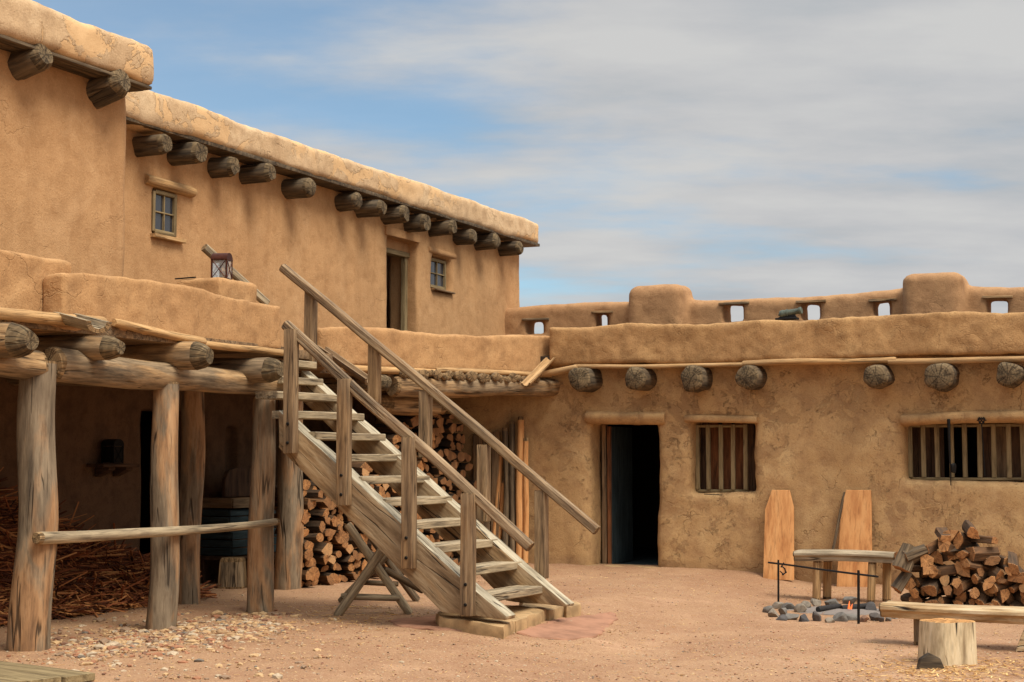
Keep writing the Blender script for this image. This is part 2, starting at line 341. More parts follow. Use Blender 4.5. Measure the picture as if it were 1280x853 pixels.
# ------------------------------------------------------------------ object helpers
W = {}
def place(o, mat, parent=None):
    W[o.name] = mat.copy()
    if parent is not None:
        o.parent = parent; o.matrix_basis = W[parent.name].inverted() @ mat
    else: o.matrix_basis = mat
    return o
def tag(o, label=None, cat=None, group=None, kind=None):
    if label: o['label'] = label
    if cat: o['category'] = cat
    if group: o['group'] = group
    if kind: o['kind'] = kind
    return o
def thing(name, loc, label, cat, group=None):
    o = bpy.data.objects.new(name, None); C.objects.link(o); o.empty_display_size = .2
    place(o, Matrix.Translation(loc)); return tag(o, label, cat, group)
def link(name, me, mat, parent=None, M4=None):
    o = bpy.data.objects.new(name, me); C.objects.link(o)
    if mat is not None:
        for m in (mat if isinstance(mat, (list, tuple)) else [mat]): me.materials.append(m)
    return place(o, M4 if M4 is not None else Matrix.Identity(4), parent)
def mesh(name, V, Fc, smooth_=True, mi=None):
    me = bpy.data.meshes.new(name); me.from_pydata([tuple(v) for v in V], [], Fc); me.validate(); me.update()
    if smooth_: me.polygons.foreach_set('use_smooth', [True]*len(me.polygons))
    if mi is not None and len(mi) == len(me.polygons): me.polygons.foreach_set('material_index', mi)
    return me
def sharp(me, deg=35): 
    try: me.set_sharp_from_angle(angle=R(deg))
    except Exception: pass
    return me
def frame(p0, p1, up=Vector((0, 0, 1))):
    z = (p1-p0); L = z.length; z = z/L
    if abs(z.dot(up)) > .98: up = Vector((0, 1, 0)) if abs(z.y) < .9 else Vector((1, 0, 0))
    x = up.cross(z).normalized(); y = z.cross(x)      # y points as near 'up' as it can
    m = Matrix((x, y, z)).transposed().to_4x4(); m.translation = p0
    return m, L
def sweep(sec, L, n, wob=.0, nz=0.0, nf=6, seed=0, taper=1.0, endr=((0, 1),), sub=1, bend=None, starr=None):
    """ring mesh along z. sec: list of (x,y); endr: [(inset along z, scale)] for both ends; caps use material slot 1"""
    zs = []
    e = sorted(endr, key=lambda t: t[0])
    for a, s_ in e: zs.append((a, s_))
    for i in range(1, n): zs.append((e[-1][0]+(L-2*e[-1][0])*i/n, 1))
    for a, s_ in reversed(e): zs.append((L-a, s_))
    V = []; k = len(sec); sv = Vector((seed*3.7, seed*1.3, seed*2.1))
    for (z, s_) in zs:
        t = z/L; tp = 1+(taper-1)*t
        bx = wob*mn.noise(Vector((z*.9, seed, 1.5))); by = wob*mn.noise(Vector((z*.9, seed, 9.5)))
        if bend: bx += bend[0]*math.sin(math.pi*t); by += bend[1]*math.sin(math.pi*t)
        for (x, y) in sec:
            q = 1+nz*mn.noise(Vector((x*nf*3, y*nf*3, z*nf*.28))+sv)
            V.append((x*s_*tp*q+bx, y*s_*tp*q+by, z))
    Fc = []; mi = []; m = len(zs); ne = len(e)
    for i in range(m-1):
        endseg = 1 if (i < ne-1 or i >= m-ne) else 0
        for j in range(k):
            a = i*k+j; b = i*k+(j+1) % k; Fc.append((a, b, b+k, a+k)); mi.append(endseg)
    Fc.append(tuple(reversed(range(k)))); mi.append(1); Fc.append(tuple(range((m-1)*k, m*k))); mi.append(1)
    return V, Fc, mi
def circ(r, n=18, seed=0, irr=.05, sx=1.0):
    out_ = []
    for i in range(n):
        a = 2*math.pi*i/n; q = 1+irr*mn.noise(Vector((math.cos(a)*1.2, math.sin(a)*1.2, seed*5.1)))
        out_.append((r*q*math.cos(a)*sx, r*q*math.sin(a)))
    return out_
def rrect(wd, th, b=.006):
    x, y = wd/2, th/2; b = min(b, x*.45, y*.45); out_ = []
    for (sx, sy, seq) in ((1, -1, ((-b, 0), (0, b))), (1, 1, ((0, -b), (-b, 0))), (-1, 1, ((b, 0), (0, -b))), (-1, -1, ((0, b), (b, 0)))):
        for dx, dy in seq: out_.append((sx*x+dx, sy*y+dy))
    # add mid points so surfaces can wander
    res = []
    for i in range(len(out_)):
        a = out_[i]; c = out_[(i+1) % len(out_)]; res.append(a)
        if math.hypot(a[0]-c[0], a[1]-c[1]) > .05: res += [(a[0]+(c[0]-a[0])*t, a[1]+(c[1]-a[1])*t) for t in (1/3, 2/3)]
    return res
SEED = [1]
def log(name, p0, p1, r, mat, parent=None, r1=None, wob=.03, nz=.10, seg=20, end=None, endmat=None, label=None, bend=None, irr=.15):
    p0 = Vector(p0); p1 = Vector(p1); SEED[0] += 1; s_ = SEED[0]
    m, L = frame(p0, p1)
    if end is None: end = ((0, .86), (.02, .97), (.05, 1))
    V, Fc, mi = sweep(circ(r, seg, s_, irr), L, max(5, int(L/.14)), min(wob, L*.02), nz, 3, s_, (r1 or r)/r, end, bend=bend)
    me = mesh(name, V, Fc, True, mi); sharp(me, 50)
    o = link(name, me, [mat, endmat or mat], parent, m)
    if label: o['label'] = label
    return o
def hewn(L=0.05, s1=.72, s2=.93): return ((0, s1), (L*.5, s2), (L, 1))
def plank(name, p0, p1, wd, th, mat, parent=None, up=Vector((0, 0, 1)), nz=.03, wob=.006, b=.006, endmat=None, taper=1.0, bend=None):
    """wd across, th along 'up'"""
    p0 = Vector(p0); p1 = Vector(p1); SEED[0] += 1; s_ = SEED[0]
    m, L = frame(p0, p1, Vector(up))
    V, Fc, mi = sweep(rrect(wd, th, b), L, max(3, int(L/.12)), wob, nz, 2.2, s_, taper, ((0, .95), (min(.006, L*.1), 1)), bend=bend)
    me = mesh(name, V, Fc, True, mi); sharp(me, 30)
    return link(name, me, [mat, endmat or mat], parent, m)
def prism(name, poly, d, mat, parent=None, b=.012, nz=.01, cuts=.15):
    """poly: coplanar world points, extruded by vector d; edges bevelled, faces roughened. Object frame: z along first edge."""
    poly = [Vector(p) for p in poly]; d = Vector(d)
    m, _ = frame(poly[0], poly[1], d.normalized()); inv = m.inverted()
    bm = bmesh.new()
    a = [bm.verts.new(inv @ p) for p in poly]; c = [bm.verts.new(inv @ (p+d)) for p in poly]; k = len(poly)
    bm.faces.new(a); bm.faces.new(list(reversed(c)))
    for i in range(k): bm.faces.new((a[(i+1) % k], a[i], c[i], c[(i+1) % k]))
    bmesh.ops.recalc_face_normals(bm, faces=bm.faces)
    bmesh.ops.bevel(bm, geom=list(bm.edges), offset=b, segments=2, profile=.6, affect='EDGES')
    bmesh.ops.triangulate(bm, faces=[f for f in bm.faces if len(f.verts) > 4])
    for _ in range(4):
        es = [e_ for e_ in bm.edges if e_.calc_length() > cuts]
        if not es: break
        bmesh.ops.subdivide_edges(bm, edges=es, cuts=1, use_grid_fill=False)
        bmesh.ops.triangulate(bm, faces=[f for f in bm.faces if len(f.verts) > 4])
    bm.normal_update(); SEED[0] += 1
    for v in bm.verts:
        v.co += v.normal*nz*mn.noise(v.co*3.0+Vector((SEED[0], 0, 0)))
    me = bpy.data.meshes.new(name); bm.to_mesh(me); bm.free()
    me.polygons.foreach_set('use_smooth', [True]*len(me.polygons)); sharp(me, 35)
    return link(name, me, mat, parent, m)

# signed-distance modelling for the hand-plastered earth walls
def rb(P, x0, x1, y0, y1, z0, z1, r):
    X, Y, Z = P
    qx = np.abs(X-(x0+x1)/2)-(x1-x0)/2+r; qy = np.abs(Y-(y0+y1)/2)-(y1-y0)/2+r; qz = np.abs(Z-(z0+z1)/2)-(z1-z0)/2+r
    return np.sqrt(np.maximum(qx, 0)**2+np.maximum(qy, 0)**2+np.maximum(qz, 0)**2)+np.minimum(np.maximum(np.maximum(qx, qy), qz), 0)-r
def smax(a, b, k): h = np.maximum(k-np.abs(a-b), 0)/k; return np.maximum(a, b)+h*h*k*.25
def smin(a, b, k): return -smax(-a, -b, k)
def nets(f, lo, hi, h):
    ax = [np.arange(lo[i]-h*1.5, hi[i]+h*2.5, h) for i in range(3)]
    P = np.meshgrid(*ax, indexing='ij'); D = f(P); s = D < 0
    nx, ny, nz = D.shape; cnt = np.zeros((nx-1, ny-1, nz-1)); acc = np.zeros((nx-1, ny-1, nz-1, 3))
    sl_ = lambda o, d: slice(o, d-1+o)
    cor = [(i, j, k) for i in (0, 1) for j in (0, 1) for k in (0, 1)]
    for a in cor:
        for b in cor:
            if sum(a[i] != b[i] for i in range(3)) != 1 or a > b: continue
            Da = D[sl_(a[0], nx), sl_(a[1], ny), sl_(a[2], nz)]; Db = D[sl_(b[0], nx), sl_(b[1], ny), sl_(b[2], nz)]
            cr = (Da < 0) != (Db < 0); t = np.where(cr, Da/(Da-Db+1e-12), 0)
            cnt += cr
            for i in range(3): acc[..., i] += np.where(cr, a[i]+(b[i]-a[i])*t, 0)
    act = cnt > 0; idx = -np.ones(cnt.shape, int); idx[act] = np.arange(act.sum())
    I = np.argwhere(act); V = (I+acc[act]/cnt[act][:, None])*h+np.array([a[0] for a in ax])
    Q = []
    for axis in range(3):
        u, v = [(1, 2), (2, 0), (0, 1)][axis]
        A = s; sa = [slice(None)]*3; sb = [slice(None)]*3; sa[axis] = slice(0, -1); sb[axis] = slice(1, None)
        ch = A[tuple(sa)] != A[tuple(sb)]; E = np.argwhere(ch)
        E = E[(E[:, u] > 0) & (E[:, v] > 0) & (E[:, u] < s.shape[u]-1) & (E[:, v] < s.shape[v]-1)]
        def g(du, dv):
            q = E.copy(); q[:, u] -= du; q[:, v] -= dv; return idx[q[:, 0], q[:, 1], q[:, 2]]
        quad = np.stack([g(1, 1), g(0, 1), g(0, 0), g(1, 0)], 1)
        inside = s[E[:, 0], E[:, 1], E[:, 2]]
        quad[~inside] = quad[~inside][:, ::-1]
        Q.append(quad)
    return V, np.concatenate(Q)
def adobe_mesh(name, f, lo, hi, h, mat, parent=None, amp=.022, amp2=.007, fr=1.1, cull=None):
    V, Q = nets(f, lo, hi, h)
    off = Vector((SEED[0]*1.7, 0, 0)); SEED[0] += 1
    N = np.empty_like(V)
    for i, v in enumerate(V):
        p = Vector(v)
        a = mn.noise_vector(p*fr+off)*amp + mn.noise_vector(p*fr*4.3+off)*amp2 + mn.noise_vector(p*fr*11+off)*(amp2*.45)
        N[i] = v + np.array(a)
    me = bpy.data.meshes.new(name); me.from_pydata(N.tolist(), [], Q.tolist()); me.update()
    me.polygons.foreach_set('use_smooth', [True]*len(me.polygons))
    return link(name, me, mat, parent, Matrix.Identity(4))

# ================================================================== GROUND
def ground():
    def axis(a, b, fine, lo, hi):
        v = list(np.arange(a, b+1e-6, fine)); st = fine; x = b
        while x < hi: st *= 1.35; x += st; v.append(min(x, hi))
        st = fine; x = a
        while x > lo: st *= 1.35; x -= st; v.insert(0, max(x, lo))
        return v
    xs = axis(-12.5, 1.0, .06, -600, 600); ys = axis(8.5, 21.5, .06, -300, 900)
    V = []
    for y in ys:
        for x in xs:
            z = gz(x, y) + (.012*mn.noise(Vector((x*4, y*4, 0)))+.006*mn.noise(Vector((x*9, y*9, 5))) if -13 < x < 2 and 8 < y < 22 else 0)
            # earth heaped against the foot of the north wall
            if -9.6 < x < 1 and 20.4 < y < 21.6: z += .06*smooth(20.6, 21.3, y)*(.5+.4*mn.noise(Vector((x*1.3, 0, 4))))
            V.append((x, y, z))
    n = len(xs); Fc = [(j*n+i, j*n+i+1, (j+1)*n+i+1, (j+1)*n+i) for j in range(len(ys)-1) for i in range(n-1)]
    o = link('ground', mesh('ground', V, Fc), M['ground']); tag(o, kind='structure')
ground()

# ================================================================== WEST RANGE (upper storey with its long wall)
XW = -11.8
west = thing('adobe_building', (XW, 20, 0), 'long two-storey adobe range with two small upper windows, behind the porch', 'adobe building')
wn0 = atx(190, 233, XW); wn1 = atx(222, 301, XW)       # left window opening
wr0 = atx(541, 319, XW); wr1 = atx(560, 366, XW)
dr0 = atx(486, 294, XW); dr1 = atx(522, 440, XW)
EAVE = 5.42; YEND = 26.9
def f_west(P):
    d = rb(P, XW-.55, XW, 6, YEND, -.4, EAVE+.15, .07)
    d = smax(d, -rb(P, XW-.12, XW+.5, wn0.y+.02, wn1.y-.02, wn1.z, wn0.z, .02), .05)
    d = smax(d, -rb(P, XW-.16, XW+.5, wr0.y, wr1.y+.12, wr1.z, wr0.z, .03), .07)
    d = smax(d, -rb(P, XW-.9, XW+.5, dr0.y, dr1.y, 2.7, dr0.z, .03), .07)
    d = smax(d, -rb(P, XW-.9, XW+.5, 15.7, 17.0, -.5, 2.12, .03), .05)     # doorway inside the porch
    d = smax(d, -rb(P, XW-.2, XW+.5, atx(291, 0, XW).y, atx(306, 0, XW).y, 1.2, 1.95, .03), .05)
    return d
adobe_mesh('wall', lambda P: smax(f_west(P), 2.64-P[2], .01), (XW-.6, 5.9, 2.6), (XW, YEND, EAVE+.2), .06, M['adobe_west'], west)
adobe_mesh('wall', lambda P: smax(f_west(P), P[2]-2.63, .01), (XW-.6, 5.9, -.4), (XW, YEND, 2.7), .06, M['adobe_in'], west)['label'] = 'lower wall under the porch with shade put into its colour'  # split off below the deck so the porch shade sits in its plaster colour
# rooms behind and end wall so the openings stay dark
def boxo(name, x0, x1, y0, y1, z0, z1, mat, parent, b=.01):
    return prism(name, [(x0, y0, z0), (x1, y0, z0), (x1, y1, z0), (x0, y1, z0)], (0, 0, z1-z0), mat, parent, b, 0, 50)
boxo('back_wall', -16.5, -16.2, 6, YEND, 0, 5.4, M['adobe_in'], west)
boxo('end_wall', -16.2, XW-.56, YEND-.5, YEND-.04, 0, 5.4, M['adobe_west'], west)
boxo('floor', -16.2, XW-.56, 6, YEND-.5, 2.6, 2.75, M['old_plank'], west)
boxo('roof', -16.5, XW+.06, 5.9, YEND+.15, EAVE+.16, EAVE+.34, M['adobe_cap'], west)
def f_cap(P):
    d = rb(P, XW-.5, XW+.34, 12.5, YEND+.20, EAVE+.04, EAVE+.47, .09)
    X, Y, Z = P
    return d + .010*np.sin(Y*1.9)+.010*np.sin(Y*.7+1)
adobe_mesh('roof_cap', f_cap, (XW-.6, 12.4, EAVE-.02), (XW+.5, YEND+.35, EAVE+.7), .05, M['adobe_cap'], west, .03, .012)
boxo('eave_board', XW-.1, XW+.31, 12.5, YEND+.18, EAVE+.02, EAVE+.075, M['viga'], west)
ends = [(209,181,12),(252,193,12),(294,204,11.5),(340,220,11),(390,232,11),(449,253,10),(480,261,9),(508,264,10),(534,274,9),(568,283,9.5),(594,292,9),(623,300,9),(652,311,9.5)]
for i, (px, py, rp) in enumerate(ends):
    p = atx(px, py, XW+.40+.05*math.sin(i*2.3)); rr_ = .135+.012*math.sin(i*1.9)
    o = log('viga', (XW-.5, p.y+.06*math.sin(i*1.7), EAVE-.15+.015*math.sin(i*3.1)), (p.x, p.y, EAVE-.145+.02*math.sin(i*2.9)), rr_, M['viga'], west, r1=rr_*.95, end=((0, .78+.1*math.sin(i)), (.03, .93), (.06, 1)), endmat=M['viga_end'], irr=.25, wob=.01)
def window(y0, y1, z0, z1, x, parent):
    f = thing_part('window', parent, (x, (y0+y1)/2, z0))
    return f
def casement(x, y0, y1, z0, z1, parent, depth=.05):
    """four-pane casement facing +X"""
    fr = plank('window', (x, y0, z0+.02), (x, y0, z1-.02), .05, depth, M['bar'], parent, (1, 0, 0), 0, 0)
    for (a, b_) in (((x, y1, z0), (x, y1, z1)), ((x, y0+.026, z0+.022), (x, y1-.026, z0+.022)), ((x, y0+.026, z1-.022), (x, y1-.026, z1-.022))):
        plank('frame', a, b_, .05, depth, M['bar'], fr, (1, 0, 0), 0, 0)
    ym = (y0+y1)/2; zm = (z0+z1)/2
    plank('mullion', (x, ym, z0+.046), (x, ym, z1-.046), .018, .03, M['bar'], fr, (1, 0, 0), 0, 0)
    plank('glazing_bar', (x+.002, y0+.027, zm), (x+.002, y1-.027, zm), .018, .03, M['bar'], fr, (1, 0, 0), 0, 0)
    me = mesh('pane', [(0, y0+.02, z0+.03), (0, y1-.02, z0+.03), (0, y1-.02, z1-.03), (0, y0+.02, z1-.03)], [(0, 1, 2, 3)], False)
    link('pane', me, M['glass'], fr, Matrix.Translation((x-.012, 0, 0)))
    return fr
casement(XW-.02, wn0.y+.05, wn1.y-.05, wn1.z+.04, wn0.z-.03, west)
plank('sill', (XW+.03, wn0.y-.02, wn1.z+.0), (XW+.03, wn1.y+.08, wn1.z-.01), .10, .045, M['pole'], west)
pl0 = atx(181, 224, XW); pl1 = atx(241, 241, XW)
log('lintel', pl0+Vector((.01, 0, 0)), (XW+.01, pl1.y, pl0.z-.02), .065, M['pole'], west, wob=.01)
casement(XW-.10, wr0.y+.05, wr1.y+.06, wr1.z+.05, wr0.z-.03, west)
plank('sill', (XW+.0, wr0.y-.02, wr1.z+.01), (XW+.0, wr1.y+.16, wr1.z), .12, .03, M['old_plank'], west)
q0 = atx(537, 312, XW); log('lintel', (XW-.02, q0.y-.05, q0.z), (XW-.02, wr1.y+.3, q0.z-.01), .055, M['adobe_west'], west, wob=.01)
plank('lintel', (XW-.02, dr0.y-.12, dr0.z+.06), (XW-.02, dr1.y+.02, dr0.z+.06), .1, .13, M['adobe_west'], west)
# upper door: frame set deep, leaf open inwards
plank('door_frame', (XW-.22, dr1.y-.05, 2.75), (XW-.22, dr1.y-.05, dr0.z-.24), .09, .08, M['bar'], west, (1, 0, 0))
plank('door_frame', (XW-.22, dr0.y, dr0.z-.20), (XW-.22, dr1.y+.02, dr0.z-.20), .08, .14, M['bar'], west, (1, 0, 0))
boxo('door_head', XW-.27, XW-.18, dr0.y-.02, dr1.y+.02, dr0.z-.18, dr0.z+.04, M['adobe_west'], west)
dl = plank('door', (XW-.36, dr0.y+.30, 2.76), (XW-.36, dr0.y+.30, dr0.z-.24), .55, .045, M['door'], west, (1, 0, 0))
plank('batten', (XW-.33, dr0.y+.36, 2.8), (XW-.33, dr0.y+.36, dr0.z-.3), .07, .03, M['shutter'], dl, (1, 0, 0))
plank('threshold', (XW-.3, dr0.y, 2.7), (XW-.3, dr1.y, 2.7), .5, .06, M['old_plank'], west)

# ================================================================== CORNER BLOCK (nearer, higher storey upper left)
XB = -10.35; YB = 13.45
block = thing('adobe_building', (XB-1, 10, 2.68), 'tall blank adobe block with heavy mud roof edge at the upper left', 'adobe building')
adobe_mesh('wall', lambda P: rb(P, XB-1.6, XB, 5, YB, 2.6, 5.42, .06), (XB-1.7, 4.9, 2.6), (XB, YB, 5.5), .06, M['adobe_west'], block)
def f_cap2(P):
    X, Y, Z = P
    return rb(P, XB-1.9, XB+.31, 5, YB+.03, 5.38, 5.84, .10) + .012*np.sin(Y*1.6)
adobe_mesh('roof_cap', f_cap2, (XB-2, 4.9, 5.3), (XB+.55, YB+.3, 6.05), .05, M['adobe_cap'], block, .035, .014)
bd = Vector((0, 1, 0))
for i in range(4):
    plank('eave_board', (XB-.09+.105*i, 5.2, 5.375), (XB-.09+.105*i, YB-.01, 5.375), .105, .035, M['viga'], block)
for (px, py) in ((57, 68), (155, 100)):
    p = atx(px, py, XB+.31); log('viga', (XB-.3, p.y-.02, 5.17), (p.x, p.y, p.z), .15, M['viga'], block, end=((0, .7), (.04, .9), (.08, 1)), endmat=M['viga_end'], irr=.3, wob=.0)

# ================================================================== TIMBER PORCH
XP = -8.87
porch = thing('timber_porch', (XP, 14, 0), 'log-post porch with adobe parapet along the left side of the yard', 'porch')
def post(bx, by, tx, ty, wb_, wt, label=None):
    b = atx(bx, by, XP); b.z = gz(b.x, b.y)-.1; t = atx(tx, ty, XP)
    SEED[0] += 1
    o = log('post', b, t, wb_/2, M['post'], porch, r1=wt/2, wob=.05, nz=.06, seg=28, end=((0, .97), (.02, 1)), endmat=M['log_end'], irr=.1)
    if label: o['label'] = label
    return o
post(36, 812, 49, 452, .35, .285, 'thick grey post at the left edge')
post(203, 782, 208, 478, .275, .235)
post(323, 763, 330, 497, .275, .23)
for (px, y_, x_, rr_) in ((240, 14.3, -10.12, .135), (361, 16.3, -10.2, .15)):
    pr = O + ray(px, 572)*(y_/ray(px, 572).y)
    log('post', (pr.x, pr.y, -.1), (pr.x, pr.y, 2.4), rr_, M['post'], porch, r1=rr_*.93, wob=.06, seg=24)
for y_ in (7.9, 5.75): log('post', (XP, y_, -.1), (XP, y_, 2.2), .15, M['post'], porch, r1=.13, wob=.05, nz=.06, seg=24, endmat=M['log_end'])
for y_ in (6.2, 7.6): log('viga', (XW-.1, y_, 2.48), (XP+.42, y_, 2.45), .13, M['log'], porch, wob=.03, endmat=M['viga_end'], irr=.22)
log('beam', (XP, 5.3, 2.3), (XP, 8.9, 2.3), .125, M['log'], porch, wob=.02, endmat=M['log_end'])
for y_ in (6.4, 8.0, 9.4): log('viga', (XB-.3, y_, 5.17), (XB+.31, y_, 5.17), .15, M['viga'], block, end=((0, .7), (.04, .9), (.08, 1)), endmat=M['viga_end'], irr=.3, wob=.0)
# beams on the posts
b0 = atx(-260, 420, XP); b1 = atx(47, 457, XP)
log('beam', b0, b1, .125, M['log'], porch, wob=.02, endmat=M['log_end'])
c0 = atx(58, 456, XP); c1 = atx(353, 483, XP)
log('beam', c0, c1, .145, M['log'], porch, r1=.105, wob=.05, endmat=M['log_end'], nz=.09)
# vigas of the porch
for (px, py, rr_) in ((-210, 395, .14), (-80, 410, .14), (38, 426, .145), (151, 436, .115), (262, 446, .13), (352, 462, .125)):
    p = atx(px, py, XP+.42)
    log('viga', (XW-.1, p.y, p.z+.03), p, rr_, M['log'], porch, r1=rr_*.97, wob=.03, end=((0, .55), (.06, .84), (.14, 1)), endmat=M['viga_end'], irr=.22, seg=22)
for y_ in (16.6, 18.2):
    log('viga', (XW-.1, y_, 2.46), (-10.1, y_, 2.46), .125, M['log'], porch)
# deck
boxo('deck', XW+.01, XP+.1, 6, 14.05, 2.59, 2.68, M['old_plank'], porch)
D0 = Vector((-10.2, 17.06, 0)); D1 = Vector((-8.87, 21.35, 0)); DD = (D1-D0).normalized(); DN = Vector((DD.y, -DD.x, 0))
prism('deck', [(XW+.01, 14.06, 2.59), (XP+.02, 14.06, 2.59), (XP-.05, 15.2, 2.59), (D0.x, D0.y, 2.59), (D1.x-.02, D1.y-.05, 2.59), (XW+.01, 21.3, 2.59)], (0, 0, .09), M['old_plank'], porch, .004, 0, 60)
# parapet, first stretch (set back at the left)
pa = atx(0, 318, XP-.12); 
adobe_mesh('parapet', lambda P: smin(rb(P, XP-.36, XP-.13, 5.5, 10.95, 2.64, 3.24, .02), rb(P, XP-.33, XP+.10, 5.5, 10.95, 2.60, 2.68, .03), .02), (XP-.5, 5.4, 2.6), (XP+.1, 11, 3.3), .035, M['adobe_parapet'], porch, .02, .009, 1.6)
ya = atx(80, 337, XP+.10).y; yb = atx(353, 382, XP+.10).y
def f_par(P):
    X, Y, Z = P; zt = 3.115+.03*np.sin(Y*1.7)
    return rb((X, Y, Z-(zt-3.115)), XP-.13, XP+.10, ya, yb, 2.45, 3.115, .018)
def f_par1(P): return smax(f_par(P), 2.635-P[2], .02)
adobe_mesh('parapet', f_par1, (XP-.2, ya-.1, 2.6), (XP+.2, yb+.1, 3.2), .03, M['adobe_parapet'], porch, .022, .010, 1.6)
# edge poles
pts = [(-60, 388, .045), (130, 405, .05), (140, 405, .038), (255, 428, .038), (250, 427, .035), (358, 442, .03)]
for i in (0, 2, 4):
    a = atx(pts[i][0], pts[i][1], XP+.11); b = atx(pts[i+1][0], pts[i+1][1], XP+.13)
    log('edge_pole', a, b, pts[i][2], M['pole'], porch, r1=pts[i+1][2], wob=.03, nz=.12, seg=14)
# parapet, second stretch (turns towards the north range)
LEN = (D1-D0).length
def f_par2(P):
    X, Y, Z = P; u = (X-D0.x)*DD.x+(Y-D0.y)*DD.y; v = (X-D0.x)*DN.x+(Y-D0.y)*DN.y
    zt = .02*np.sin(u*1.9)+ (.12*u/LEN)
    d = rb((u, v, Z-zt), 0, LEN+.15, -.26, 0, 2.4, 3.165, .018)
    return smax(d, (2.68+.06*u/LEN)-Z, .02)
adobe_mesh('parapet', f_par2, (-10.8, 16.9, 2.6), (-8.6, 21.7, 3.4), .035, M['adobe_parapet'], porch, .022, .010, 1.6)
def P2(u, v, z): q = D0+DD*u+DN*v; return Vector((q.x, q.y, z))
log('edge_pole', P2(.3, .03, 2.665), P2(2.1, .04, 2.665), .045, M['pole'], porch, wob=.02, seg=14)
log('edge_pole', P2(2.0, .05, 2.70), P2(LEN-.1, .06, 2.74), .035, M['pole'], porch, wob=.03, seg=14)
k = 0; u = 1.35
while u < LEN-.5:
    rr_ = .058+.012*math.sin(k*2.7); zz_ = 2.64+.02*math.sin(k*1.9)
    dv = DN*.9 + DD*(-.35)
    e_ = P2(u, .15+.03*math.sin(k*3.3), zz_); s0 = e_-dv*1.0
    log('latilla', s0, e_, rr_, M['log'], porch, seg=12, end=((0, .8), (.01, 1)), endmat=M['log_end'], wob=.01); k += 1; u += .125+.015*math.sin(k*4.1)
e0 = atv(489, 482, P2(0, -.02, 0), DD); e1 = atv(702, 484, P2(0, -.02, 0), DD)
log('beam', e0, e1, .14, M['log'], porch, wob=.03, endmat=M['log_end'])
a = atv(485, 477, P2(0, .22, 0), DD); log('viga', a-DN*1.3, a, .105, M['log'], porch, end=((0, .62), (.03, .9), (.06, 1)), endmat=M['viga_end'])
e0 = atv(470, 503, P2(0, -.35, 0), DD); e1 = atv(556, 507, P2(0, -.35, 0), DD)
log('beam', e0, Vector((e1.x, e1.y, e1.z)), .145, M['log'], porch, end=((0, .6), (.08, .85), (.2, 1)), endmat=M['log_end'])
# hollowed spouts
def spout(p0, p1, r, mat, parent, up=Vector((0, 0, 1))):
    p0 = Vector(p0); p1 = Vector(p1); m, L = frame(p0, p1, up); sec = []
    for i in range(9): a_ = math.pi+math.pi*i/8; sec.append((r*math.cos(a_), r*math.sin(a_)*.85))
    for i in range(9): a_ = 2*math.pi-math.pi*i/8; sec.append((r*.62*math.cos(a_), r*.55*math.sin(a_)))
    SEED[0] += 1; V, Fc, mi = sweep(sec, L, 8, .0, .12, 3, SEED[0], 1, ((0, 1),))
    me = mesh('waterspout', V, Fc, True, mi); sharp(me, 40); return link('waterspout', me, [mat, M['log_end']], parent, m)
s0 = atx(82, 391, XP+.10); s1 = atx(124, 402, XP+.55); spout(s0, s1, .12, M['plank'], porch)
s0 = atv(402, 432, P2(0, 0, 0), DD); s1 = s0+Vector((.55, -.1, 0)); s1 = atv(463, 476, s1, Vector((1, .0, 0))); 
sp_e = O+ray(463, 474)*((s0-O).dot(FW)-.35)
spout(s0, sp_e, .10, M['old_plank'], porch)

# ================================================================== STAIRCASE
UA = R(2.0); U = Vector((-math.cos(UA), math.sin(UA), 0)); WD = Vector((math.sin(UA), math.cos(UA), 0)); WIDTH = 1.50
LF = atg(633, 773); LF.z = 0; LF = Vector((-5.92, 13.05, 0))
stair = thing('staircase', LF+Vector((-1.3, .8, 0)), 'open wooden staircase with two handrails climbing to the roof terrace', 'staircase')
TH = .19
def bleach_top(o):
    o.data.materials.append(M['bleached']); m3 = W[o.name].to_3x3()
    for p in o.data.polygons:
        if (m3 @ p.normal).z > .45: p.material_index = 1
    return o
SP = [(364, 528), (575, 722), (633, 771), (632, 775), (552, 766), (348, 560), (348, 513)]
poly = [atv(x, y, LF, U) for x, y in SP]
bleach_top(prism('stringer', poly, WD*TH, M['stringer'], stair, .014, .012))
off = WD*(WIDTH-TH)
# right stringer runs on to the landing
sl_dir = (poly[0]-poly[2]).normalized()
topR = poly[0]+sl_dir*((XP-.05-poly[0].x)/sl_dir.x if sl_dir.x else 0)
low_dir = (poly[5]-poly[4]).normalized()
botR = poly[4]+low_dir*((XP-.05-poly[4].x)/low_dir.x)
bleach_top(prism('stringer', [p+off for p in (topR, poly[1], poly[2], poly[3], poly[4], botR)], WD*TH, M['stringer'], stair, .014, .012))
ty = [735, 705, 678, 650.5, 624.5, 598, 572, 546, 521, 498, 477, 456]
tx = [684, 653, 622.5, 594, 565, 537, 504.5, 483, 456, 429, 404, 396]
IR = LF+WD*(WIDTH-.07)
for i, (px, py) in enumerate(zip(tx, ty)):
    e_ = atv(px-1, py, IR, U)               # right end, nosing edge
    ln = {9: 1.2, 10: .75, 11: .45}.get(i, 1.30)
    c_ = e_ + U*.125
    plank('tread', c_-Vector((0, 0, .008)), c_-WD*ln-Vector((0, 0, .008)), .27, .074, M['plank'], stair, nz=.03, b=.008, wob=.01)
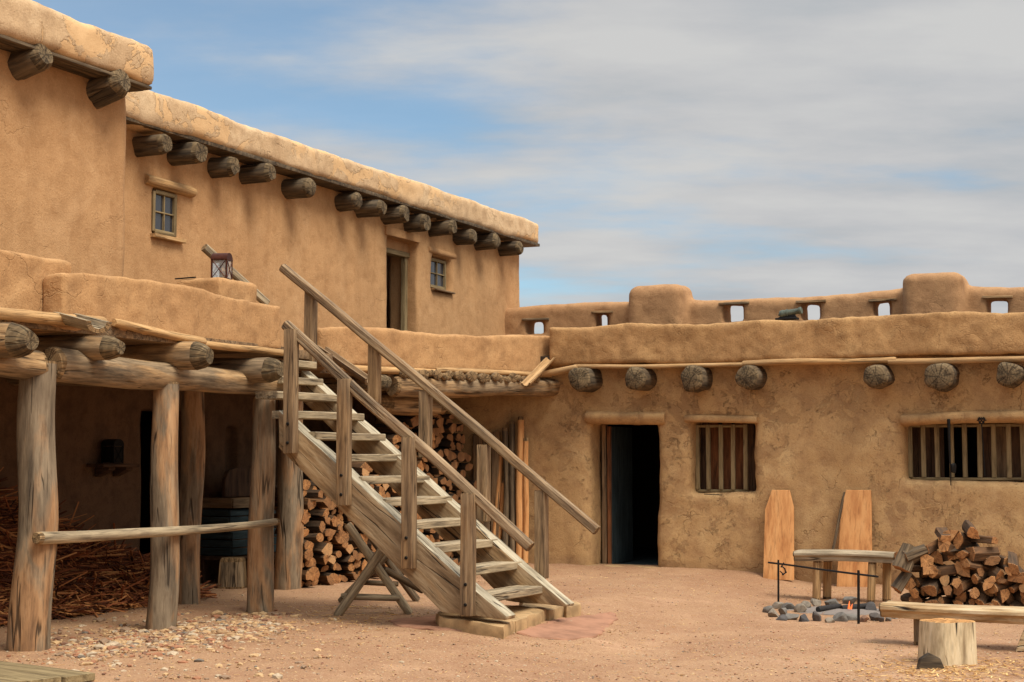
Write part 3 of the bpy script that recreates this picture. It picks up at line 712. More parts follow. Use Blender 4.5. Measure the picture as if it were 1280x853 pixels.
# newels
NL = LF-WD*.055
NW = .115
for (px, y0, y1) in ((363, 412, 567), (430, 474, 632), (511, 547, 711), (585, 617, 770)):
    a = atv(px, y1, NL, U); t = atv(px+1, y0, NL, U); t = Vector((a.x+(t.x-a.x)*.3, a.y+(t.y-a.y)*.3, t.z))
    o = plank('newel', a, t, .10, NW, M['newel'], stair, U, nz=.02, endmat=M['log_end'])
    for zz_ in (.10, .28):
        nb_ = log('bolt', a+Vector((0, 0, zz_))-WD*.04, a+Vector((0, 0, zz_))-WD*.062, .016, M['iron'], o, seg=8, wob=0, nz=0, end=((0, .8), (.004, 1)))
NR = LF+WD*(WIDTH+.055)
for (px, y0, y1) in ((388, 363, 462), (468, 431, 505), (532, 489, 572), (605, 556, 652), (677, 613, 723)):
    a = atv(px, y1, NR, U); t = atv(px, y0, NR, U); t = Vector((a.x, a.y, t.z))
    plank('newel', a, t, .10, NW, M['newel'], stair, U, nz=.02, endmat=M['log_end'])
# handrails rest against the inner faces
HL = LF+WD*.0; HR = LF+WD*(WIDTH)
def rail(a, b, name='handrail'):
    m = plank(name, a, b, .085, .095, M['rail'], stair, nz=.10, wob=.03, b=.03, endmat=M['log_end']); return m
rail(atv(356, 406, NL-WD*-.04, U), atv(663, 685, NL-WD*-.04, U))
rail(atv(354, 333, NR-WD*.03, U), atv(746, 664, NR-WD*.03, U))

# stone footing and flags
def slab(name, pix, zt, th, mat, label, cat, group=None, amp=.012):
    SEED[0] += 1
    pts_ = []
    for (x, y) in pix:
        d = ray(x, y); z = 0
        for _ in range(8):
            p = O+d*((z-CAMZ)/d.z); z = gz(p.x, p.y)+zt
        pts_.append(p)
    a_ = sum((pts_[i].x*pts_[(i+1) % len(pts_)].y-pts_[(i+1) % len(pts_)].x*pts_[i].y) for i in range(len(pts_)))
    if a_ < 0: pts_.reverse()
    bm = bmesh.new(); dense = []
    for i in range(len(pts_)):
        p, q = pts_[i], pts_[(i+1) % len(pts_)]; n_ = max(1, int((q-p).length/.09))
        for j in range(n_): t = p.lerp(q, j/n_); dense.append(t+Vector((.04*mn.noise(t*7), .04*mn.noise(t*7+Vector((9, 0, 0))), .015*mn.noise(t*9))))
    c = sum(dense, Vector())/len(dense)
    top = [bm.verts.new(p-c) for p in dense]; mid = [bm.verts.new((p-c)*1.0+Vector((0, 0, -th*.25))+(p-c).normalized()*.012) for p in dense]
    bot = [bm.verts.new((p-c)+Vector((0, 0, -th))) for p in dense]
    inn = [bm.verts.new((p-c)*.8+Vector((0, 0, .006+amp*.5*mn.noise(p*4)))) for p in dense]
    k_ = len(dense)
    for i in range(k_):
        j = (i+1) % k_
        bm.faces.new((inn[i], inn[j], top[j], top[i])) if False else bm.faces.new((top[i], top[j], inn[j], inn[i]))
        bm.faces.new((mid[i], mid[j], top[j], top[i])); bm.faces.new((bot[i], bot[j], mid[j], mid[i]))
    bm.faces.new(inn)
    bmesh.ops.recalc_face_normals(bm, faces=bm.faces); me = bpy.data.meshes.new(name); bm.to_mesh(me); bm.free()
    me.polygons.foreach_set('use_smooth', [True]*len(me.polygons)); sharp(me, 30)
    o = link(name, me, mat, None, Matrix.Translation(c)); return tag(o, label, cat, group)
G1 = 'sandstone blocks under the foot of the stairs'
slab('stepping_stone', [(546, 765), (640, 770), (650, 773), (633, 780), (628, 783), (547, 771)], .11, .16, M['stone_cream'], 'long cream sandstone block under the near foot of the stairs', 'stone block', G1)
slab('stepping_stone', [(600, 758), (655, 757), (684, 762), (645, 776), (606, 768)], .105, .15, M['stone_cream'], 'flat cream sandstone step in front of the lowest tread', 'stone block', G1)
slab('stepping_stone', [(650, 753), (700, 752), (705, 758), (687, 763), (652, 757)], .10, .15, M['stone_cream'], 'cream sandstone block in the middle of the stair footing', 'stone block', G1)
slab('stepping_stone', [(697, 750), (722, 753), (724, 757), (708, 759), (700, 756)], .105, .15, M['stone_cream'], 'small cream sandstone block at the far right of the stair footing', 'stone block', G1)
G2 = 'red flagstones at the foot of the stairs'
slab('flagstone', [(486, 775), (545, 769), (560, 780), (634, 788), (630, 793), (560, 787), (500, 783)], .014, .06, M['stone_red'], 'narrow dark red flagstone left of the stair foot', 'flagstone', G2)
slab('flagstone', [(645, 790), (700, 773), (768, 765), (772, 772), (742, 796), (708, 799), (668, 795)], .012, .05, M['stone_red'], 'broad pink flagstone set in the sand right of the stair foot', 'flagstone', G2)

# ================================================================== NORTH RANGE
YN = 21.35
north = thing('adobe_building', (-5, YN, 0), 'one-storey adobe range facing the yard with a dark doorway and barred windows', 'adobe building')
XR = 5.0
dx0 = aty(753, 560, YN+.45).x; dx1 = aty(820, 560, YN).x; dzt = aty(785, 529, YN).z
w1x0 = aty(869, 560, YN+.27).x; w1x1 = aty(942, 560, YN).x; w1z1 = aty(900, 527, YN).z; w1z0 = aty(900, 616, YN).z
w2x0 = aty(1134, 560, YN+.27).x; w2x1 = aty(1296, 560, YN).x; w2z1 = aty(1200, 529, YN).z; w2z0 = aty(1200, 601, YN).z
def f_north(P):
    d = rb(P, XW, XR, YN, YN+.6, -.5, 2.95, .06)
    d = smax(d, -rb(P, dx0-.02, dx1, YN-.5, YN+1, -.6, dzt, .06), .16)
    d = smax(d, -rb(P, w1x0, w1x1, YN-.5, YN+1, w1z0, w1z1, .04), .14)
    d = smax(d, -rb(P, w2x0, w2x1, YN-.5, YN+1, w2z0, w2z1, .04), .14)
    return d
adobe_mesh('wall', f_north, (XW, YN, -.4), (XR, YN+.6, 3.0), .045, M['adobe_back'], north, .035, .012)
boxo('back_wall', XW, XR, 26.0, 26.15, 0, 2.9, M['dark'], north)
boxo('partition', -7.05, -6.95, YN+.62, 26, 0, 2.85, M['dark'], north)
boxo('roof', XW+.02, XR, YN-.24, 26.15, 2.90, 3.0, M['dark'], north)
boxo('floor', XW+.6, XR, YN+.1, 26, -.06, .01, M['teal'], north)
plank('threshold', (dx0-.05, YN+.1, .0), (dx1+.05, YN+.1, .0), .5, .05, M['stone_cream'], north)
c0 = aty(732, 521, YN-.02); c1 = aty(831, 523, YN-.02)
log('lintel', c0+Vector((0, .035, 0)), c1+Vector((0, .035, 0)), .09, M['adobe_back'], north, wob=.02, nz=.14)
c0 = aty(855, 524, YN-.03); c1 = aty(946, 525, YN-.03)
log('lintel', c0+Vector((0, .03, .0)), c1+Vector((0, .03, .0)), .05, M['adobe_back'], north, wob=.03)
c0 = aty(1126, 524, YN-.03); c1 = aty(1300, 521, YN-.03)
log('lintel', c0+Vector((0, .02, 0)), c1+Vector((0, .02, 0)), .075, M['adobe_back'], north, wob=.05, nz=.2)
# door: jambs and leaf standing ajar inwards
plank('door_frame', (dx0+.05, YN+.42, 0), (dx0+.05, YN+.42, dzt), .07, .09, M['old_plank'], north, (0, 1, 0))
leaf_a = Vector((dx0+.13, YN+.42, .02)); leaf_dir = Vector((.02, 1, 0)).normalized()
lc = leaf_a+leaf_dir*.42
dlf = plank('door', lc, lc+Vector((0, 0, dzt-.06)), .84, .05, M['teal'], north, leaf_dir.cross(Vector((0, 0, 1))), nz=0, wob=0)
ed = leaf_a-leaf_dir*.03
plank('door_edge', ed, ed+Vector((0, 0, dzt-.06)), .05, .055, M['shutter'], dlf, leaf_dir, nz=0, wob=0)
def bars(xs_, z0, z1, name, yb_=YN+.27, wd=.06):
    f = plank('window', (xs_[0]-.02, yb_+.04, z0+.02), (xs_[-1]+.02, yb_+.04, z0+.02), .09, .035, M['bar'], north)
    plank('frame', (xs_[0]-.02, yb_+.04, z1-.03), (xs_[-1]+.02, yb_+.04, z1-.03), .09, .035, M['bar'], f)
    for x in xs_:
        plank('window_bar', (x, yb_, z0+.038), (x+.006*math.sin(x*40), yb_, z1-.01), wd, .04, M['bar'], f, (0, 1, 0), nz=.03)
    return f
xs1 = [aty(px, 560, YN+.27).x for px in (872, 885.5, 901, 916.5, 932)]
bars(xs1, w1z0+.0, w1z1-.03, 'w1')
xs2 = [aty(px, 560, YN+.27).x for px in (1138, 1154.5, 1171.5, 1189.5, 1206, 1224.5, 1242.5, 1261, 1279, 1296)]
bars(xs2, w2z0, w2z1, 'w2', wd=.062)
# shutters standing open behind the bars
for px, c_ in ((880, 'door'), (893, 'shutter'), (909, 'shutter'), (925, 'shutter'), (938, 'door')):
    p = aty(px, 560, YN+.5); plank('shutter_board', (p.x, YN+.5, w1z0-.1), (p.x, YN+.5, w1z1+.1), .135, .03, M[c_], north, (0, 1, 0))
for px, c_ in ((1140, 'door'), (1156, 'door'), (1172, 'door'), (1234, 'door'), (1251, 'old_plank'), (1268, 'door'), (1285, 'old_plank')):
    p = aty(px, 560, YN+.52); plank('shutter_board', (p.x, YN+.52, w2z0-.1), (p.x, YN+.52, w2z1+.1), .165, .03, M[c_], north, (0, 1, 0))
# parapet with rounded edge
def f_np(P):
    X, Y, Z = P; zt = .02*np.sin(X*1.3)+.012*np.sin(X*3.1)
    return rb((X, Y, Z-zt), D1.x+.06, XR, YN-.27, YN+.08, 2.855, 3.40, .02)
adobe_mesh('parapet', f_np, (-9, YN-.4, 2.84), (XR, YN+.2, 3.5), .035, M['adobe_backpar'], north, .03, .013, 1.7)
for (x0, y0, x1, y1, r_) in ((718, 459, 934, 455, .03), (928, 455, 1120, 450, .042), (1110, 451, 1420, 446, .035)):
    a = aty(x0, y0, YN-.26); b = aty(x1, y1, YN-.26)
    log('edge_pole', a, b, r_, M['pole'], north, wob=.02, nz=.14, seg=14)
log('edge_pole', aty(668, 470, YN-.3), aty(722, 459, YN-.3), .05, M['pole'], north, wob=.01, seg=14)
for i, (px, py, rp) in enumerate(((722, 474, 16), (793, 473, 15), (864, 473, 16), (932, 472, 16), (1094, 470, 15.5), (1173, 471, 18.5), (1260, 468, 16), (1345, 467, 16))):
    ye = YN-.5; p = aty(px, py, ye); r_ = rp*(p-O).dot(FW)/F
    log('viga', (p.x, YN+.3, p.z+.02), p, r_, M['viga'], north, r1=r_*.97, end=((0, .76), (.02, .92), (.05, 1)), endmat=M['viga_end'], irr=.2, wob=.0, seg=24)
for x_ in (-.55, .7, 2.0, 3.1, 4.3): log('viga', (x_, YN+.3, 2.66), (x_, YN-.5, 2.64), .165, M['viga'], north, end=((0, .76), (.02, .92), (.05, 1)), endmat=M['viga_end'], irr=.2, wob=.0, seg=24)
log('edge_pole', (-.9, YN-.26, 2.90), (2.3, YN-.26, 2.88), .04, M['pole'], north, wob=.02, nz=.14, seg=14)
log('edge_pole', (2.2, YN-.26, 2.88), (4.98, YN-.26, 2.89), .035, M['pole'], north, wob=.02, nz=.14, seg=14)
s0 = aty(688, 447, YN-.28); s1 = O+ray(657, 479)*((s0-O).dot(FW)-.75)
spout(s0, s1, .075, M['pole'], north)
# a plaster seam ring where the north wall shows an iron hook under the window
log('iron_hook', aty(880, 618, YN-.02), aty(903, 619, YN-.02), .006, M['iron'], north, seg=6, wob=.01)

# ================================================================== BATTLEMENT WALL
YBT = 26.2
bat = thing('battlement_wall', (-8, YBT, 2.95), 'adobe battlement wall with loopholes along the far edge of the roof terrace', 'battlement wall')
holes = [(657, 681, 401, 417), (744, 761, 392, 412), (903, 931, 381, 402), (1000, 1027, 379, 399), (1091, 1115, 377, 396), (1233, 1260, 374, 393)]
sees = [(670, 679), (754, 759), (914, 929), (1011, 1026), (1099, 1112), (1238, 1259)]
def hole_b(hh, Y): a = aty(hh[0], hh[2], Y); b = aty(hh[1], hh[3], Y); return a.x, b.x, b.z, a.z
def f_bat(P):
    X, Y, Z = P; zt = .03*np.sin(X*1.1)
    d = rb((X, Y, Z-zt), XW-.35, XR, YBT, YBT+.42, 2.9, 4.26, .14)
    for (x0, x1) in ((784, 852), (1128, 1203)):
        a = aty(x0, 400, YBT-.3).x; b = aty(x1, 400, YBT-.3).x
        d = smin(d, rb(P, a, b, YBT-.32, YBT+.45, 2.9, 4.50, .16), .12)
    for hh, se in zip(holes, sees):
        x0, x1, z0, z1 = hole_b(hh, YBT)
        b0_ = aty(se[0], hh[2], YBT+.42).x; b1_ = aty(se[1], hh[3], YBT+.42).x
        t = np.clip((Y-YBT)/.42, -.3, 1.3); l = x0+(b0_-x0)*t; r_ = x1+(b1_-x1)*t
        c = (l+r_)/2; hw = (r_-l)/2
        q = np.maximum(np.abs(X-c)-hw, np.abs(Z-(z0+z1)/2)-(z1-z0)/2)
        d = smax(d, -q, .035)
    return d
adobe_mesh('wall', f_bat, (XW-.4, YBT-.4, 2.9), (XR, YBT+.5, 4.6), .045, M['adobe_battle'], bat, .03, .01)
for hh in holes:
    x0, x1, z0, z1 = hole_b(hh, YBT)
    plank('lintel', (x0-.06, YBT+.02, z1+.02), (x1+.08, YBT+.02, z1+.02), .12, .04, M['log'], bat, nz=.1, wob=.02)

# ================================================================== THINGS ON THE ROOFS
pier = thing('adobe_pier', (-9.58, 13.94, 2.68), 'low square adobe chimney block behind the left parapet, a lantern on it', 'adobe pier')
adobe_mesh('masonry', lambda P: rb(P, -9.85, -9.3, 13.6, 14.28, 2.68, 3.385, .035), (-9.9, 13.5, 2.68), (-9.2, 14.4, 3.5), .03, M['adobe_parapet'], pier, .012, .008, 2)
log('edge_stick', (-9.62, 13.62, 3.395), (-9.88, 13.62, 3.39), .008, M['iron'], pier, seg=6)
# lantern
def lantern(base, s, label, mat, glass, cat='lantern', yaw=0):
    t = thing('lantern', base, label, cat)
    B = Matrix.Translation(base) @ Matrix.Rotation(yaw, 4, 'Z')
    def pt(x, y, z): return (B @ Vector((x*s, y*s, z*s)))
    plank('base', pt(0, 0, 0), pt(0, 0, .04), 1*s*.96, .96*s*1, mat, t, B.to_3x3() @ Vector((0, 1, 0)), 0, 0, .004)
    for sx in (-1, 1):
        for sy in (-1, 1):
            plank('corner_post', pt(.43*sx, .43*sy, .04), pt(.43*sx, .43*sy, 1.05), .09*s, .09*s, mat, t, B.to_3x3() @ Vector((0, 1, 0)), 0, 0, .002)
    plank('top_plate', pt(0, 0, 1.05), pt(0, 0, 1.1), .98*s, .98*s, mat, t, B.to_3x3() @ Vector((0, 1, 0)), 0, 0, .004)
    for (nx, ny) in ((1, 0), (-1, 0), (0, 1), (0, -1)):
        me = mesh('glass_pane', [pt(.44*nx-.38*ny, .44*ny-.38*nx, .06)-Vector(base), pt(.44*nx+.38*ny, .44*ny+.38*nx, .06)-Vector(base), pt(.44*nx+.38*ny, .44*ny+.38*nx, 1.03)-Vector(base), pt(.44*nx-.38*ny, .44*ny-.38*nx, 1.03)-Vector(base)], [(0, 1, 2, 3)], False)
        link('glass_pane', me, glass, t, Matrix.Translation(base))
        for (ua, ub) in ((-1, 1), (1, -1)):
            log('wire', pt(.47*nx+.36*ny*ua, .47*ny+.36*nx*ua, .1), pt(.47*nx+.36*ny*ub, .47*ny+.36*nx*ub, 1.0), .012*s*2, mat, t, seg=5, wob=0, nz=0, end=((0, 1),))
    # half-barrel hood along x
    sec = [(.5*math.cos(math.pi*i/10)*s, .38*math.sin(math.pi*i/10)*s) for i in range(11)]
    V, Fc, mi = sweep(sec, .94*s, 2, 0, 0, 3, 1, 1, ((0, 1),)); me = mesh('hood', V, Fc, True, mi); sharp(me, 40)
    m, _ = frame(pt(-.47, 0, 1.1), pt(.47, 0, 1.1)); link('hood', me, mat, t, m)
    log('candle', pt(0, 0, .05), pt(0, 0, .5), .08*s, M['stone_cream'], t, seg=8, wob=0)
    return t
lantern(Vector((-9.47, 13.86, 3.393)), .185, 'small rusty tin candle lantern standing on the low adobe block', M['rust'], M['lglass'], yaw=.25)
hr = thing('handrail', (-10.2, 15.2, 2.68), 'pale wooden handrail sloping down behind the rusty lantern', 'handrail')
a = atx(255, 309, -10.3); b = atx(334, 380, -9.95)
plank('rail', a, b, .08, .09, M['plank'], hr, nz=.06, b=.02, endmat=M['log_end'])
mid = a.lerp(b, .35); plank('newel', (mid.x-.03, mid.y, 2.68), (mid.x-.03, mid.y, mid.z-.05), .09, .09, M['newel'], hr, (0, 1, 0))
mid = a.lerp(b, .93); plank('newel', (mid.x-.03, mid.y, 2.68), (mid.x-.03, mid.y, mid.z-.05), .09, .09, M['newel'], hr, (0, 1, 0))
# little cannon on the north parapet
cb = aty(985, 403, YN-.08); cb.z = 3.405
can = thing('cannon', cb, 'small grey-green bronze cannon mounted on the parapet of the right-hand range', 'cannon')
m, L = frame(cb+Vector((-.13, 0, .075)), cb+Vector((.20, -.03, .125)))
prof = [(0, .012), (.012, .02), (.02, .012), (.028, .05), (.05, .058), (.075, .055), (.12, .05), (.122, .055), (.14, .055), (.142, .047), (.24, .040), (.28, .037), (.30, .048), (.325, .05), (.333, .044)]
V = []; Fc = []; n_ = 18
for (z, r_) in prof:
    for j in range(n_): a_ = 2*math.pi*j/n_; V.append((r_*math.cos(a_), r_*math.sin(a_), z))
for i in range(len(prof)-1):
    for j in range(n_): Fc.append((i*n_+j, i*n_+(j+1) % n_, (i+1)*n_+(j+1) % n_, (i+1)*n_+j))
Fc.append(tuple(range(n_-1, -1, -1))); Fc.append(tuple(range((len(prof)-1)*n_, len(prof)*n_)))
me = mesh('barrel', V, Fc); sharp(me, 40); link('barrel', me, M['cannon'], can, m)
plank('carriage', cb+Vector((-.16, 0, .015)), cb+Vector((.14, -.02, .015)), .12, .03, M['iron'], can)
for sy in (-.045, .045): prism('cheek', [cb+Vector((-.13, sy, .03)), cb+Vector((.12, sy, .03)), cb+Vector((.08, sy, .085)), cb+Vector((-.02, sy, .065)), cb+Vector((-.1, sy, .05))], (0, .015, 0), M['iron'], can, .002, 0, 9)

# ================================================================== UNDER THE PORCH
# hitching rail across the posts
a = atx(45, 672, XP+.20); b = atx(348, 651, XP+.17)
o = log('hitching_rail', a, b, .048, M['plank'], None, r1=.036, wob=.02, nz=.12, seg=14, endmat=M['log_end'], bend=(0, -.035))
tag(o, 'thin grey pole nailed across three porch posts as a rail', 'rail')
# wall shelf with lantern
sc_ = atx(140, 582, XW+.12)
sh = thing('wall_shelf', (XW+.01, sc_.y, sc_.z), 'small dark shelf on the shaded wall under the porch', 'shelf')
plank('board', (XW+.14, sc_.y-.33, sc_.z), (XW+.14, sc_.y+.33, sc_.z), .24, .04, M['door'], sh)
for dy in (-.16, .16): prism('bracket', [(XW+.01, sc_.y+dy, sc_.z-.02), (XW+.2, sc_.y+dy, sc_.z-.02), (XW+.2, sc_.y+dy, sc_.z-.05), (XW+.01, sc_.y+dy, sc_.z-.13)], (0, .12, 0), M['door'], sh, .004, 0, 9)
lantern(Vector((XW+.14, sc_.y-.02, sc_.z+.021)), .19, 'dark iron lantern standing on the wall shelf under the porch', M['iron'], M['iron'])
# chopping stump and stack of boxes near the inner wall
pb = atg(291, 735)
st = tag(log('wood_block', (pb.x, pb.y, -.03), (pb.x, pb.y, .36), .17, M['log'], None, r1=.14, seg=16, endmat=M['log_end'], irr=.4), 'short hewn wood block on the floor beside the blue crates under the porch', 'wood block')
bx = atx(300, 690, XW+.55)
by0, by1 = bx.y-.28, bx.y+.75; bxx = XW+.12
def crate(name, z0, hh, nsl, mat, label, d=.42, dy=0.0, rd=False):
    t = thing(name, (bxx+d/2, (by0+by1)/2, z0), label, 'crate', 'crates stacked under the porch')
    for i in range(nsl):
        z_ = z0+hh*(i+.5)/nsl
        plank('front_slat', (bxx+d, by0+dy, z_), (bxx+d, by1, z_), .02, hh/nsl-.012, mat, t)
        plank('side_slat', (bxx, by0+dy, z_), (bxx+d-.012, by0+dy, z_), .02, hh/nsl-.012, mat, t)
    plank('lid', (bxx+d/2, by0+dy, z0+hh-.01), (bxx+d/2, by1, z0+hh-.01), d-.03, .02, mat, t)
    plank('bottom', (bxx+d/2, by0+dy, z0+.012), (bxx+d/2, by1, z0+.012), d-.03, .02, mat, t); return t
crate('slatted_crate', 0.34, .30, 3, M['teal'], 'lowest of the bluish crates stacked beneath the dark porch window', .5)
crate('slatted_crate', 0.65, .26, 3, M['teal'], 'middle bluish crate in the stack beneath the dark porch window', .46)
crate('slatted_crate', 0.92, .13, 1, M['old_plank'], 'shallow brown box lying on top of the bluish crates', .5)
plank_l = thing('trestle', (bxx+.25, (by0+by1)/2, 0), 'low dark stand carrying the bluish crates under the porch', 'stand')
plank('top', (bxx+.25, by0-.02, .31), (bxx+.25, by1+.02, .31), .5, .05, M['door'], plank_l)
for dy in (by0+.05, by1-.05):
    for dx in (.05, .45): plank('leg', (bxx+dx, dy, -.02), (bxx+dx, dy, .284), .06, .06, M['door'], plank_l, (0, 1, 0))
# rounded brown back standing over the crates
V = []; 
pc = [(by0+.05, 1.06), (by0+.05, 1.28), (by0+.12, 1.38), (by0+.28, 1.42), (by1-.2, 1.42), (by1-.05, 1.36), (by1, 1.06)]
o = prism('chair_back', [(bxx+.3, y_, z_) for y_, z_ in pc], (.06, 0, .0), M['door'], None, .01, .004); tag(o, 'brown board with rounded corners standing on top of the crates', 'board')

# kindling heap
def kind_h(x, y):
    hgt = (.38+.92*smooth(0, 1, (15.0-y)/3.6))*smooth(0, .5, 15.0-y)*smooth(8.9, 10.6, y)
    u_ = (-10.3-x)/1.0; return hgt*smooth(-.05, .95, u_)*(1+.12*mn.noise(Vector((x*2, y*2, 1))))
def sticks(name, gen, n_, mat, label, cat, seed):
    rn = random.Random(seed); V = []; Fc = []; tone = []
    for _ in range(n_):
        c, d, L_, w_, t_, up_ = gen(rn)
        d = d.normalized(); x = up_.cross(d)
        if x.length < .05: x = Vector((1, 0, 0)).cross(d)
        x.normalize(); y = d.cross(x); b_ = len(V); tp = rn.uniform(.4, 1)
        for (s_, k_) in ((-1, 1), (1, tp)):
            for (i, j) in ((-1, -1), (1, -1), (1, 1), (-1, 1)): V.append(c+d*(s_*L_/2)+x*(i*w_/2*k_)+y*(j*t_/2*k_))
        Fc += [(b_, b_+3, b_+2, b_+1), (b_+4, b_+5, b_+6, b_+7)]+[(b_+i, b_+(i+1) % 4, b_+4+(i+1) % 4, b_+4+i) for i in range(4)]
        tone += [rn.random()]*8
    me = mesh(name, V, Fc, False); a_ = me.attributes.new('tone', 'FLOAT', 'POINT'); a_.data.foreach_set('value', tone)
    o = link(name, me, mat); return tag(o, label, cat, kind='stuff')
def kgen(rn):
    while True:
        x = rn.uniform(-11.75, -10.35); y = rn.uniform(9.2, 15.2); h_ = kind_h(x, y)
        if h_ > .02 or rn.random() < .08: break
    if rn.random() < .35: h_ *= rn.uniform(.75, 1)
    d = Vector((rn.gauss(0, .45), 1+rn.gauss(0, .3), rn.gauss(-.12, .25))); L_ = rn.choice((.15, .3, .5, .8))*rn.uniform(.7, 1.3)
    return Vector((x, y, h_+rn.uniform(-.02, .05))), d, L_, rn.uniform(.005, .026), rn.uniform(.004, .012), Vector((.5+rn.gauss(0, .4), rn.gauss(0, .4), 1))
sticks('kindling_heap', kgen, 14000, M['kindling'], 'big heap of reddish bark kindling against the wall under the porch', 'kindling', 5)
V = []; Fc = []; nx_, ny_ = 14, 50
for j in range(ny_+1):
    for i in range(nx_+1):
        x = -11.78+1.4*i/nx_; y = 9.0+6.1*j/ny_; V.append((x, y, kind_h(x, y)*.93-.03))
Fc = [(j*(nx_+1)+i, j*(nx_+1)+i+1, (j+1)*(nx_+1)+i+1, (j+1)*(nx_+1)+i) for j in range(ny_) for i in range(nx_)]
o = link('kindling_core', mesh('kindling_core', V, Fc), plain('kindling core', lin(70, 40, 24)), None); tag(o, 'packed bark at the core of the kindling heap', 'kindling', kind='stuff')

# ---------------------------------------------------------------- firewood
def split_mesh(kind, L, s_, seed):
    rn = random.Random(seed); sec = []
    if kind == 0: sec = [(s_*.5*math.cos(a_)*(1+rn.uniform(-.1, .1)), s_*.5*math.sin(a_)*(1+rn.uniform(-.1, .1))) for a_ in [2*math.pi*i/12 for i in range(12)]]
    elif kind == 1:
        sec = [(-s_*.45, -s_*.35), (s_*.1, -s_*.42)]+[(s_*.5*math.cos(a_), s_*.5*math.sin(a_)) for a_ in (-.5, 0, .5, 1.0, 1.5)]+[(-s_*.2, s_*.2)]
    elif kind == 2: sec = [(-s_*.55, -s_*.1), (-.1*s_, -s_*.38), (s_*.3, -s_*.36), (s_*.52, -s_*.1), (s_*.45, s_*.12), (0, s_*.32), (-s_*.3, s_*.2)]
    else: sec = [(-s_*.4, -s_*.4), (s_*.35, -s_*.42), (s_*.48, s_*.05), (s_*.1, s_*.45), (-s_*.32, s_*.36)]
    fl_ = rn.uniform(.75, 1.1); j_ = .03 if kind == 0 else .10; sec = [(x*(1+rn.uniform(-j_, j_)), y*fl_*(1+rn.uniform(-j_, j_))) for x, y in sec]
    V, Fc, mi = sweep(sec, L, 4, .02, .05, 4, seed, rn.uniform(.85, 1.1), ((0, .96), (.008, 1)))
    V = [(x, y, z-L/2) for x, y, z in V]
    me = mesh('firewood_log', V, Fc, True, mi); sharp(me, 22); me.materials.append(M['fire_side']); me.materials.append(M['fire_end']); return me
variants = [split_mesh((1, 2, 3, 1, 2, 3, 0)[k_ % 7], .50+.03*(k_ % 3), .125, 40+k_) for k_ in range(14)]
variants2 = [split_mesh((1, 2, 3, 1, 2, 3, 0)[k_ % 7], .36+.05*(k_ % 3), .125, 80+k_) for k_ in range(14)]
cuts = [[] for _ in range(2)]
# long stack behind the stairs: logs lie along X, ends to the yard
def stack_top(px):
    pts_ = [(376, 600), (392, 606), (430, 600), (480, 570), (515, 524), (550, 512), (570, 520), (588, 545)]
    for (x0, y0), (x1, y1) in zip(pts_, pts_[1:]):
        if x0 <= px <= x1: return y0+(y1-y0)*(px-x0)/(x1-x0)
    return 600
XS = -10.0
def proj(p):
    q = _rot.transposed() @ (Vector(p)-O); return 640+F*q.x/-q.z, 426.5-F*q.y/-q.z
items = []; rn = random.Random(21); y = 16.45; col_i = 0
while y < 21.2:
    px, _ = proj((XS, y, 1)); zt = atx(px, stack_top(px), XS).z; z = .06; row = 0
    while z < zt:
        s_ = rn.choice((.75, .95, 1.1, 1.25, 1.45))
        items.append((Vector((XS+rn.uniform(-.10, .09)-.25, y+rn.uniform(-.012, .012)+(.05 if row % 2 else 0), z)), s_, rn.random()*6.28)); z += .122*s_**.75; row += 1
    y += .155; col_i += 1
def vis(p):
    px, py = proj(p+Vector((.25, 0, 0)))
    if px < 378 and py > 500: return 0
    # hidden behind the near stringer?
    t = (px-364)/(633-364)
    if 0 < t < 1 and 528+t*243 < py < 576+t*200: return 0
    return 1
items.sort(key=lambda it: -vis(it[0]))
nvis = 240
FG = 'split firewood stacked under the porch behind the stairs'
FLAB = 'split firewood log in the long stack under the porch behind the stairs'
stuffV = []
def flog(me, mat4, label, group, sc_):
    o = bpy.data.objects.new('firewood_log', me); C.objects.link(o); place(o, mat4 @ Matrix.Diagonal((sc_, sc_*.95, 1, 1)))
    tag(o, label, 'firewood', group)
rest = items[nvis:]; 
for (p, s_, a_) in items[:nvis]:
    m4 = Matrix.Translation(p) @ Matrix.Rotation(-.42+rn.uniform(-.12, .12), 4, 'Z') @ Matrix.Rotation(math.pi/2+rn.uniform(-.06, .06), 4, 'Y') @ Matrix.Rotation(rn.uniform(-.05, .05), 4, 'X') @ Matrix.Rotation(a_, 4, 'Z')
    flog(rn.choice(variants), m4, FLAB, FG, s_)
bm = bmesh.new()
for (p, s_, a_) in rest:
    me = rn.choice(variants); m4 = Matrix.Translation(p) @ Matrix.Rotation(-.42, 4, 'Z') @ Matrix.Rotation(math.pi/2, 4, 'Y') @ Matrix.Rotation(a_, 4, 'Z') @ Matrix.Diagonal((s_, s_, 1, 1))
    n0 = len(bm.verts); nf = len(bm.faces); bm.from_mesh(me); bm.verts.ensure_lookup_table()
    for v in bm.verts[n0:]: v.co = m4 @ v.co
me = bpy.data.meshes.new('firewood_stack'); bm.to_mesh(me); bm.free()
o = link('firewood_stack', me, [M['fire_side'], M['fire_end']]); tag(o, 'remaining split logs of the long stack, mostly hidden behind the stairs', 'firewood', kind='stuff')

